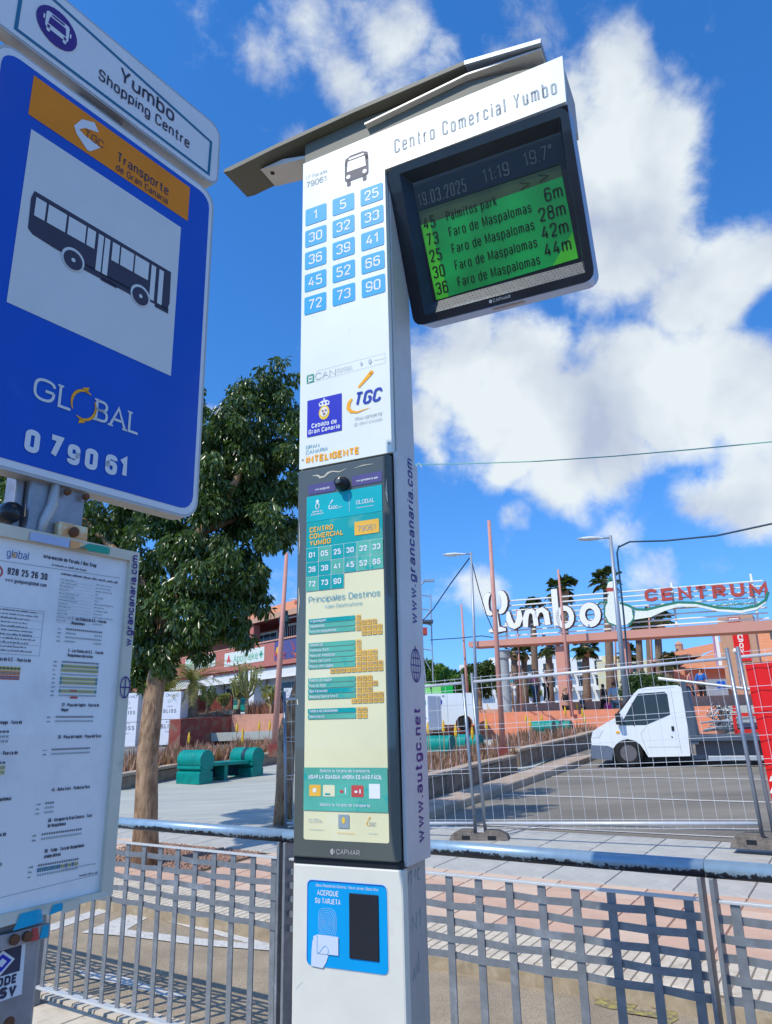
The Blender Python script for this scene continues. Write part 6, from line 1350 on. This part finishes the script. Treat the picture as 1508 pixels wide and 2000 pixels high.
MB().box(-12.5, 3, -.2, .0, 1.0, 5.0, bld_w).build('ground_floor_wall', PH); MB().box(-12.5, 3, -1.0, -.2, 4.4, 4.9, shut).build('awning_box', PH); MB().box(-12.5, 3, -1.1, -.2, 4.85, 5.0, bld_d).build('soffit', PH)
win(-6.6, -3.8, 2.6, 4.1, -.22, shut, glass_d, 2, 1); win(-3.3, -2.2, 2.6, 4.1, -.22, shut, glass_d, 1, 1); win(-.3, 3.5, 2.3, 4.1, -.22, shut, glass_d, 3, 1); win(-10.5, -8, 2.6, 4.1, -.22, shut, glass_d, 2, 1)
MB().box(-13, 3, -1.3, -1.15, 4.25, 4.40, letter_w).build('awning_rail', PH)
for x in (-2.0, -7.2): MB().box(x-.35, x+.35, -1.1, -.3, 1.0, 4.9, bld_w).build('pillar', PH)
for x, m in ((-5.9, sgn_green), (-4.7, bench_g)): MB().box(x, x+.9, -.30, -.26, 2.7, 3.4, m).build('shop_display', PH)
q = MB().box(-8.2, -6.9, -1.4, -1.3, 2.3, 4.1, board_w).build('poster_board', PH); qq = Print(-1.4); [qq.disc(-7.55, 3.9-k*.28, .08, sgn_green, 2) for k in range(5)]; qq.build('poster_print', q)
CRM = M('cross_dark', (.015, .04, .035), .4)
cxo = at(556, 1209, 38); CR = empty('pharmacy_cross', cxo, PR, 'dark pharmacy cross sign with a red light above the shop sign', 'sign')
MB().box(-.42, .42, -.08, .08, -.17, .17, CRM).build('arm', CR); MB().box(-.18, .18, -.09, .09, -.42, .42, CRM).build('upright', CR); MB().box(-.10, .08, -.11, -.09, -.08, .08, letter_r).build('red_light', CR)
for a in ((-.52, -.3),): MB().box(.4, 1.2, -.03, .03, -.03, .03, hub).build('bracket', CR)
ac_ = at(585, 1170, 44); mb = MB().tube([(-.6, 0, 0), (.6, 0, .08)], .03, steel_l, 5).tube([(0, 0, -.5), (0, 0, .1)], .03, steel_l, 5).box(-.3, .3, -.1, .1, -.3, -.1, bld_r); o = mb.build('roof_antenna'); o.location = ac_.tolist(); tag(o, 'small roof aerial on the pharmacy roof beside the totem', 'aerial')
# retaining walls and planted terraces before it
def block(px0, py0, px1, py1, Y0, Y1, htop, th, m, name, label, cat='wall', kind=None, below=.6, bev=.02):
    a, b = at(px0, py0, Y0), at(px1, py1, Y1); d = (b-a)[:2]; L = float(np.hypot(*d)); rz = math.atan2(d[1], d[0])
    mb = MB(); mb.prism([(0, -below), (L, b[2]-a[2]-below), (L, b[2]-a[2]+htop), (0, htop)], 0, th, m); o = mb.build(name, bevel=bev); o.location = a.tolist(); o.rotation_euler = (0, 0, rz)
    return tag(o, label, cat) if not kind else tag(o, kind=kind)
block(452, 1424, 600, 1421, 34, 33, .62, 1.5, pinkwall, 'retaining_wall', 'long salmon retaining wall below the pharmacy terrace')
block(352, 1432, 452, 1424, 31, 34, .55, .6, redwall, 'retaining_wall', 'dark red retaining wall left of the salmon one')
block(348, 1412, 400, 1398, 35, 37, 1.0, .4, redwall, 'ramp_wall', 'sloping dark red wall behind the small date palm'); block(400, 1398, 452, 1392, 37, 37, .85, .4, redwall, 'ramp_wall', 'dark red ramp wall peak behind the candelabra plants')
block(356, 1412, 470, 1392, 33, 36.5, .18, 1.0, stone, 'planter_wall', 'rough stone planter edge in front of the red ramp wall', bev=.03)
block(240, 1425, 620, 1405, 36, 36, .1, 12, soil, 'terrace_soil', '', kind='structure')
block(330, 1437, 620, 1426, 33, 32.2, .05, 2.6, conc, 'street_pavement', '', kind='structure', below=.3)
def aloe_at(pts, Y0, Y1, n, seed, h, label):
    g = random.Random(seed); mb = MB(); tone = []
    (x0, y0), (x1, y1) = pts
    for k in range(n):
        Y = g.uniform(Y0, Y1); t = g.random(); p = at(x0+(x1-x0)*t, y0+(y1-y0)*t, Y); s = h*g.uniform(.6, 1.1)
        for q in range(8):
            az = g.uniform(0, 6.283); ln = g.uniform(.1, .6); d = Vector((math.cos(az)*ln, math.sin(az)*ln, 1)).normalized(); L = s*g.uniform(.7, 1.1); w = Vector((-math.sin(az), math.cos(az), 0))*s*.05; o = Vector(p.tolist())
            mb.add([o-w, o+w, o+d*L], [(0, 1, 2)], aloe_m); tone.append(g.random())
    o = mb.build('aloe_plants', kind='stuff'); a_ = o.data.attributes.new('tone', 'FLOAT', 'FACE'); a_.data.foreach_set('value', tone)
aloe_at([(482, 1399), (585, 1396)], 35, 36.5, 170, 31, .75, '')
aloe_at([(345, 1408), (460, 1394)], 34, 37, 50, 32, .45, '')
def rocks(pts, Y, n, seed):
    g = random.Random(seed)
    for k in range(n):
        t = (k+.5)/n; p = at(pts[0][0]+(pts[1][0]-pts[0][0])*t, pts[0][1]+(pts[1][1]-pts[0][1])*t, Y+g.uniform(-.3, .3)); r = g.uniform(.12, .26)
        vs = [(r*g.uniform(.8, 1.2)*math.cos(a)*math.cos(b), r*g.uniform(.8, 1.2)*math.sin(a)*math.cos(b), r*.7*math.sin(b)) for b in (-.3, .5) for a in [i*1.047 for i in range(6)]]+[(0, 0, r*.75)]
        o = MB().add(vs, [(i, (i+1) % 6, 6+(i+1) % 6, 6+i) for i in range(6)]+[(6+i, 6+(i+1) % 6, 12) for i in range(6)], stone_c).build('rock'); o.location = p.tolist(); tag(o, ORD[k]+' pale rock from the left below the red ramp wall', 'rock', 'rocks on the planted terrace')
rocks([(385, 1402), (460, 1392)], 35.2, 6, 3)
def candelabra(px, pyb, pyt, Y, label, n=9, sp=.5, m=cactus_m, tr=.6):
    o = at(px, pyb, Y); h = (pyb-pyt)/F*Y; g = random.Random(int(px)); E = empty('candelabra_plant', o, 0, label, 'plant', 'candelabra plants on the pharmacy terrace')
    MB().tube([(0, 0, -.1), (0.02, 0, h*tr*.5), (0, 0, h*tr)], [.09, .07, .06], dry_m if m is cactus_m else bark, 8).build('stem', E, smooth=True)
    mb = MB(); tone = []
    for k in range(n):
        az = g.uniform(0, 6.283); r = sp*h*g.uniform(.25, .6); z0 = h*tr*g.uniform(.55, 1); c = (math.cos(az)*r, math.sin(az)*r)
        mb.tube([(0, 0, z0), (c[0]*.7, c[1]*.7, z0+h*.1), (c[0], c[1], z0+(h-z0)*.5), (c[0]*1.1, c[1]*1.1, min(h, z0+(h-z0)*g.uniform(.7, 1.05)))], [.05, .05, .055, .03], m, 6)
    o2 = mb.build('branches', E); a_ = o2.data.attributes.new('tone', 'FLOAT', 'FACE'); a_.data.foreach_set('value', [g.random() for _ in o2.data.polygons])
    lc = [(math.cos(k*2.4)*h*.22, math.sin(k*2.4)*h*.22, h*g.uniform(.62, .98), h*.09, h*.09, h*.07, 1) for k in range(10)]
    leaf_cloud('leaves', lc, 420, .13, shrub_m if px in (403, 530) else cactus_m, E, droop=-.4, seed=int(px))
candelabra(481, 1402, 1303, 35, 'tall candelabra plant in front of the white pharmacy wall', 11, .42, tr=.55); candelabra(403, 1400, 1348, 35, 'small branching plant left of the red wall peak', 8, .5); candelabra(436, 1393, 1358, 36, 'small yellow candelabra plant before the dark red wall', 7, .5)
candelabra(466, 1392, 1330, 37, 'ochre candelabra plant beside the tallest one', 9, .4); candelabra(528, 1400, 1342, 35, 'round-headed plant left of the pink flagpole', 12, .55)
def date_palm(px, pyb, pyt, Y, label, fl, seed, m=frond_y):
    o = at(px, pyb, Y); h = (pyb-pyt)/F*Y; g = random.Random(seed); E = empty('date_palm', o, 0, label, 'palm tree')
    MB().lathe([(.34, -.2), (.30, .3), (.22, h*.5), (.26, h*.9), (.16, h)], pbark, 12).build('trunk', E, smooth=True)
    mb = MB(); tone = []
    for k in range(34):
        az = g.uniform(0, 6.283); el = g.uniform(-.1, 1.3); L = fl*g.uniform(.8, 1.1); prev = Vector((0, 0, h)); dv = Vector((math.cos(az)*math.cos(el), math.sin(az)*math.cos(el), math.sin(el))); sd = Vector((-math.sin(az), math.cos(az), 0))
        for s in range(9):
            dv = (dv+Vector((0, 0, -.17))).normalized(); nx = prev+dv*L/9
            for sg in (-1, 1):
                for hlf in (0, .5):
                    b = prev.lerp(nx, hlf); tip = b+sd*sg*L*.20*math.sin(math.pi*(s+1.5)/11)+dv*L*.10-Vector((0, 0, L*.03)); mb.add([b, b+dv*L*.035, tip], [(0, 1, 2)], m); tone.append(g.random())
            prev = nx
    o2 = mb.build('crown', E); a_ = o2.data.attributes.new('tone', 'FLOAT', 'FACE'); a_.data.foreach_set('value', tone); return E
date_palm(374, 1408, 1338, 34, 'stout date palm with yellowing fronds before the pharmacy', 1.9, 5); date_palm(250, 1400, 1352, 37, 'yellow-green palm peeping over the left printed box', 1.5, 6); date_palm(322, 1400, 1356, 37, 'yellow-green palm peeping over the right printed box', 1.5, 7)
block(190, 1405, 352, 1398, 44, 44, 1.4, 5, redwall, 'boundary_wall', 'red wall behind the printed boxes')
for bpx, bY, bw, bh, m in ((150, 55, 12, 6, bld_r),):
    LBd = local_building(bpx, 1400, bY, -.5, 'reddish building behind the ficus on the left', 'shop_building'); MB().box(-bw/2, bw/2, 0, 8, -1, bh*.75, m).build('wall', LBd); MB().box(-bw/2-.4, bw/2+.4, -.4, 8, bh*.75, bh*.82, tile_roof).build('roof', LBd)
    for i in range(4): MB().box(-bw/2+1+i*2.8, -bw/2+2.6+i*2.8, -.05, .1, 1.5, 3.2, glass_d).build('window', LBd)
# ------------------------------------------------------------------ people
def skin_obj(name, verts, edges, radii, m, parent, root=0, sub=1):
    me = bpy.data.meshes.new(name); me.from_pydata(verts, edges, []); me.update(); o = bpy.data.objects.new(name, me); COL.objects.link(o); o.parent = parent; me.materials.append(m)
    md = o.modifiers.new('s', 'SKIN'); md.use_smooth_shade = True
    if not me.skin_vertices: me.attributes
    sv = me.skin_vertices[0].data if me.skin_vertices else None
    if sv is None: return o
    for i, r in enumerate(radii): sv[i].radius = (r if not isinstance(r, tuple) else r[0], r if not isinstance(r, tuple) else r[1]); sv[i].use_root = (i == root)
    ss = o.modifiers.new('u', 'SUBSURF'); ss.levels = sub; ss.render_levels = sub; return o
def ensure_skin(me):
    bm = bmesh.new(); bm.from_mesh(me); bm.verts.layers.skin.verify(); bm.to_mesh(me); bm.free()
_old = skin_obj
def skin_obj(name, verts, edges, radii, m, parent, root=0, sub=1):
    me = bpy.data.meshes.new(name); me.from_pydata([tuple(v) for v in verts], edges, []); ensure_skin(me); me.materials.append(m)
    o = bpy.data.objects.new(name, me); COL.objects.link(o); o.parent = parent
    for i, r in enumerate(radii): d = me.skin_vertices[0].data[i]; d.radius = (r, r) if not isinstance(r, tuple) else r; d.use_root = i == root
    md = o.modifiers.new('s', 'SKIN'); md.use_smooth_shade = True; ss = o.modifiers.new('u', 'SUBSURF'); ss.levels = sub; ss.render_levels = sub; return o
def person(px, pyf, Y, rz, label, top, low, hair, h=1.7, stride=.16, shorts=False, armb=.1, sleeves=False, sc=1.0):
    o = at(px, pyf, Y); E = empty('person', o, rz, label, 'person', scale=h/1.75*sc); V = {}
    pt = dict(pel=(0, 0, .95), wst=(0, 0, 1.08), che=(0, .0, 1.28), nk=(0, 0, 1.46), nk2=(0, -.01, 1.53), hd=(0, -.02, 1.63), tp=(0, -.01, 1.72))
    for s, q in ((-1, 'l'), (1, 'r')):
        st_ = stride*s
        pt.update({q+'hip': (s*.09, 0, .90), q+'kn': (s*.10, -st_*.55-.02, .50), q+'an': (s*.10, -st_*.6+.04 if s > 0 else -st_*.9+.02, .09), q+'to': (s*.11, -st_*.7-.12, .035), q+'sh': (s*.17, 0, 1.42), q+'el': (s*.25, armb*s*.6+.03, 1.13), q+'wr': (s*.26, armb*s-.06, .90), q+'ha': (s*.26, armb*s-.09, .82),
                   q+'f1': (s*.245, armb*s-.12, .755), q+'f2': (s*.262, armb*s-.11, .745), q+'f3': (s*.278, armb*s-.10, .75), q+'f4': (s*.29, armb*s-.085, .765), q+'th': (s*.235, armb*s-.125, .80)})
    names = list(pt); idx = {n: i for i, n in enumerate(names)}
    ed = [('pel', 'wst'), ('wst', 'che'), ('che', 'nk'), ('nk', 'nk2'), ('nk2', 'hd'), ('hd', 'tp')]
    rad = dict(pel=(.14, .10), wst=(.125, .09), che=(.15, .10), nk=.07, nk2=.05, hd=(.078, .095), tp=.05)
    for q in 'lr':
        ed += [('pel', q+'hip'), (q+'hip', q+'kn'), (q+'kn', q+'an'), (q+'an', q+'to'), ('nk', q+'sh'), (q+'sh', q+'el'), (q+'el', q+'wr'), (q+'wr', q+'ha')]+[(q+'ha', q+f) for f in ('f1', 'f2', 'f3', 'f4', 'th')]
        rad.update({q+'hip': .09, q+'kn': .055, q+'an': .036, q+'to': .03, q+'sh': .055, q+'el': .038, q+'wr': .026, q+'ha': .03, q+'f1': .009, q+'f2': .009, q+'f3': .009, q+'f4': .008, q+'th': .010})
    skin_obj('body', [pt[n] for n in names], [(idx[a], idx[b]) for a, b in ed], [rad[n] for n in names], skin_m, E, 0)
    def sub(name, ns, es, rs, m, root=0): skin_obj(name, [pt[n] if isinstance(n, str) else n for n in ns], es, rs, m, E, root)
    sub('top', ['wst', 'che', 'nk', 'lsh', 'rsh', 'lel', 'rel'] if sleeves else ['wst', 'che', 'nk', 'lsh', 'rsh'], [(0, 1), (1, 2), (2, 3), (2, 4)]+([(3, 5), (4, 6)] if sleeves else []), [(.145, .11), (.165, .12), .075, .07, .07]+([.058, .058] if sleeves else []), top)
    kl = tuple((Vector(pt['lhip'])*.35+Vector(pt['lkn'])*.65)); kr = tuple((Vector(pt['rhip'])*.35+Vector(pt['rkn'])*.65))
    if shorts: sub('shorts', ['pel', 'lhip', 'rhip', kl, kr], [(0, 1), (0, 2), (1, 3), (2, 4)], [(.15, .115), .105, .105, .09, .09], low)
    else: sub('trousers', ['pel', 'lhip', 'rhip', 'lkn', 'rkn', 'lan', 'ran'], [(0, 1), (0, 2), (1, 3), (2, 4), (3, 5), (4, 6)], [(.15, .115), .10, .10, .072, .072, .055, .055], low)
    hr = MB(); vs = []
    for i in range(7):
        for j in range(12):
            a = j*math.pi/6; b = i*math.pi/12-.25; vs.append((.088*math.cos(a)*math.cos(b), -.005+.105*math.sin(a)*math.cos(b)+.012, 1.645+.10*math.sin(b)-(.05 if (math.sin(a) > .3 and i == 0) else 0)+(.05 if math.sin(a) < -.5 and i < 3 else 0)))
    hr.add(vs, [(i*12+j, i*12+(j+1) % 12, (i+1)*12+(j+1) % 12, (i+1)*12+j) for i in range(6) for j in range(12)]+[tuple(72+j for j in range(12))], hair); hr.build('hair', E, smooth=True)
    fc = MB(); 
    for s in (-1, 1): fc.lathe([(.008, 0), (.006, .006)], ink, 6, (s*.03, -.108, 1.635), 'y')
    fc.build('eyes', E); MB().prism([(-.012, 1.60), (.012, 1.60), (0, 1.635)], -.13, -.1, skin_m).build('nose', E); MB().box(-.02, .02, -.112, -.09, 1.573, 1.582, letter_r).build('mouth', E)
    return E
hb = M('hair_brown', (.10, .05, .025), .6); hk = M('hair_dark', (.02, .015, .012), .6); hg = M('hair_fair', (.42, .28, .14), .6)
c_bk = M('cloth_black', (.02, .02, .022), .8); c_bl = M('cloth_blue', (.02, .16, .55), .8); c_pk = M('cloth_pink', (.62, .20, .28), .8); c_nv = M('cloth_navy', (.03, .07, .12), .8); c_lb = M('cloth_sky', (.30, .46, .58), .8); c_wh = M('cloth_white', (.68, .66, .62), .8); c_mg = M('bag_magenta', (.70, .05, .30), .6); c_tl = M('cloth_teal', (.05, .38, .40), .8)
person(1110, 1424, 31.0, .1, 'woman in black vest and black shorts walking down towards the steps', c_bk, c_bk, hg, 1.66, .2, True)
person(1141, 1411, 34, .3, 'child in dark clothes walking right of the woman in black', c_nv, c_bk, hb, 1.2, .15)
person(1184, 1406, 33.5, -2.8, 'person in black with a bright pink bag near the truck bonnet', c_bk, c_bk, hk, 1.55, .2)
person(1206, 1412, 32.5, 2.9, 'person in a pale blue shirt above the truck windscreen', c_lb, c_nv, hb, 1.72, .15, sleeves=True)
person(1110, 1376, 36.8, 3.0, 'man in a bright blue shirt standing on the terrace behind the wall', c_bl, c_nv, hk, 1.72, .05, sleeves=True)
person(1047, 1381, 34.5, -.6, 'person in pink top and dark teal trousers on the terrace', c_pk, c_nv, hb, 1.7, .2)
person(1069, 1372, 36, 1.0, 'person all in dark clothes sitting against the palm trunks', c_bk, c_bk, hk, 1.6, .1)
person(992, 1385, 34.5, .5, 'person in a white top by the left gate column', c_wh, c_nv, hg, 1.68, .15, sleeves=True)
person(1003, 1378, 36, .2, 'person in a teal top just right of the one in white', c_tl, c_wh, hb, 1.6, .12)
person(1377, 1380, 34, -.5, 'man in a blue shirt seen over the bed of the truck', c_bl, c_bk, hk, 1.7, .2, sleeves=True)
person(1354, 1380, 35, .7, 'person in mauve walking behind the truck headboard', c_pk, c_nv, hb, 1.65, .2)
bg_ = at(1191, 1390, 33.3); o = MB().prism([(-.18, 0), (.18, 0), (.15, .38), (-.15, .38)], -.08, .08, c_mg).build('shoulder_bag', bevel=.02); o.location = bg_.tolist(); tag(o, 'bright pink bag held by the person in black', 'bag')
bx_ = at(1410, 1372, 33); o = MB().box(-.4, .35, 0, .5, 0, 1.0, steel_l).build('booth'); MB_ = MB().box(-.1, .25, -.03, 0, .6, .9, blue_pl).build('blue_panel', o); o.location = bx_.tolist(); tag(o, 'small pale kiosk with a blue panel seen over the truck bed', 'kiosk')
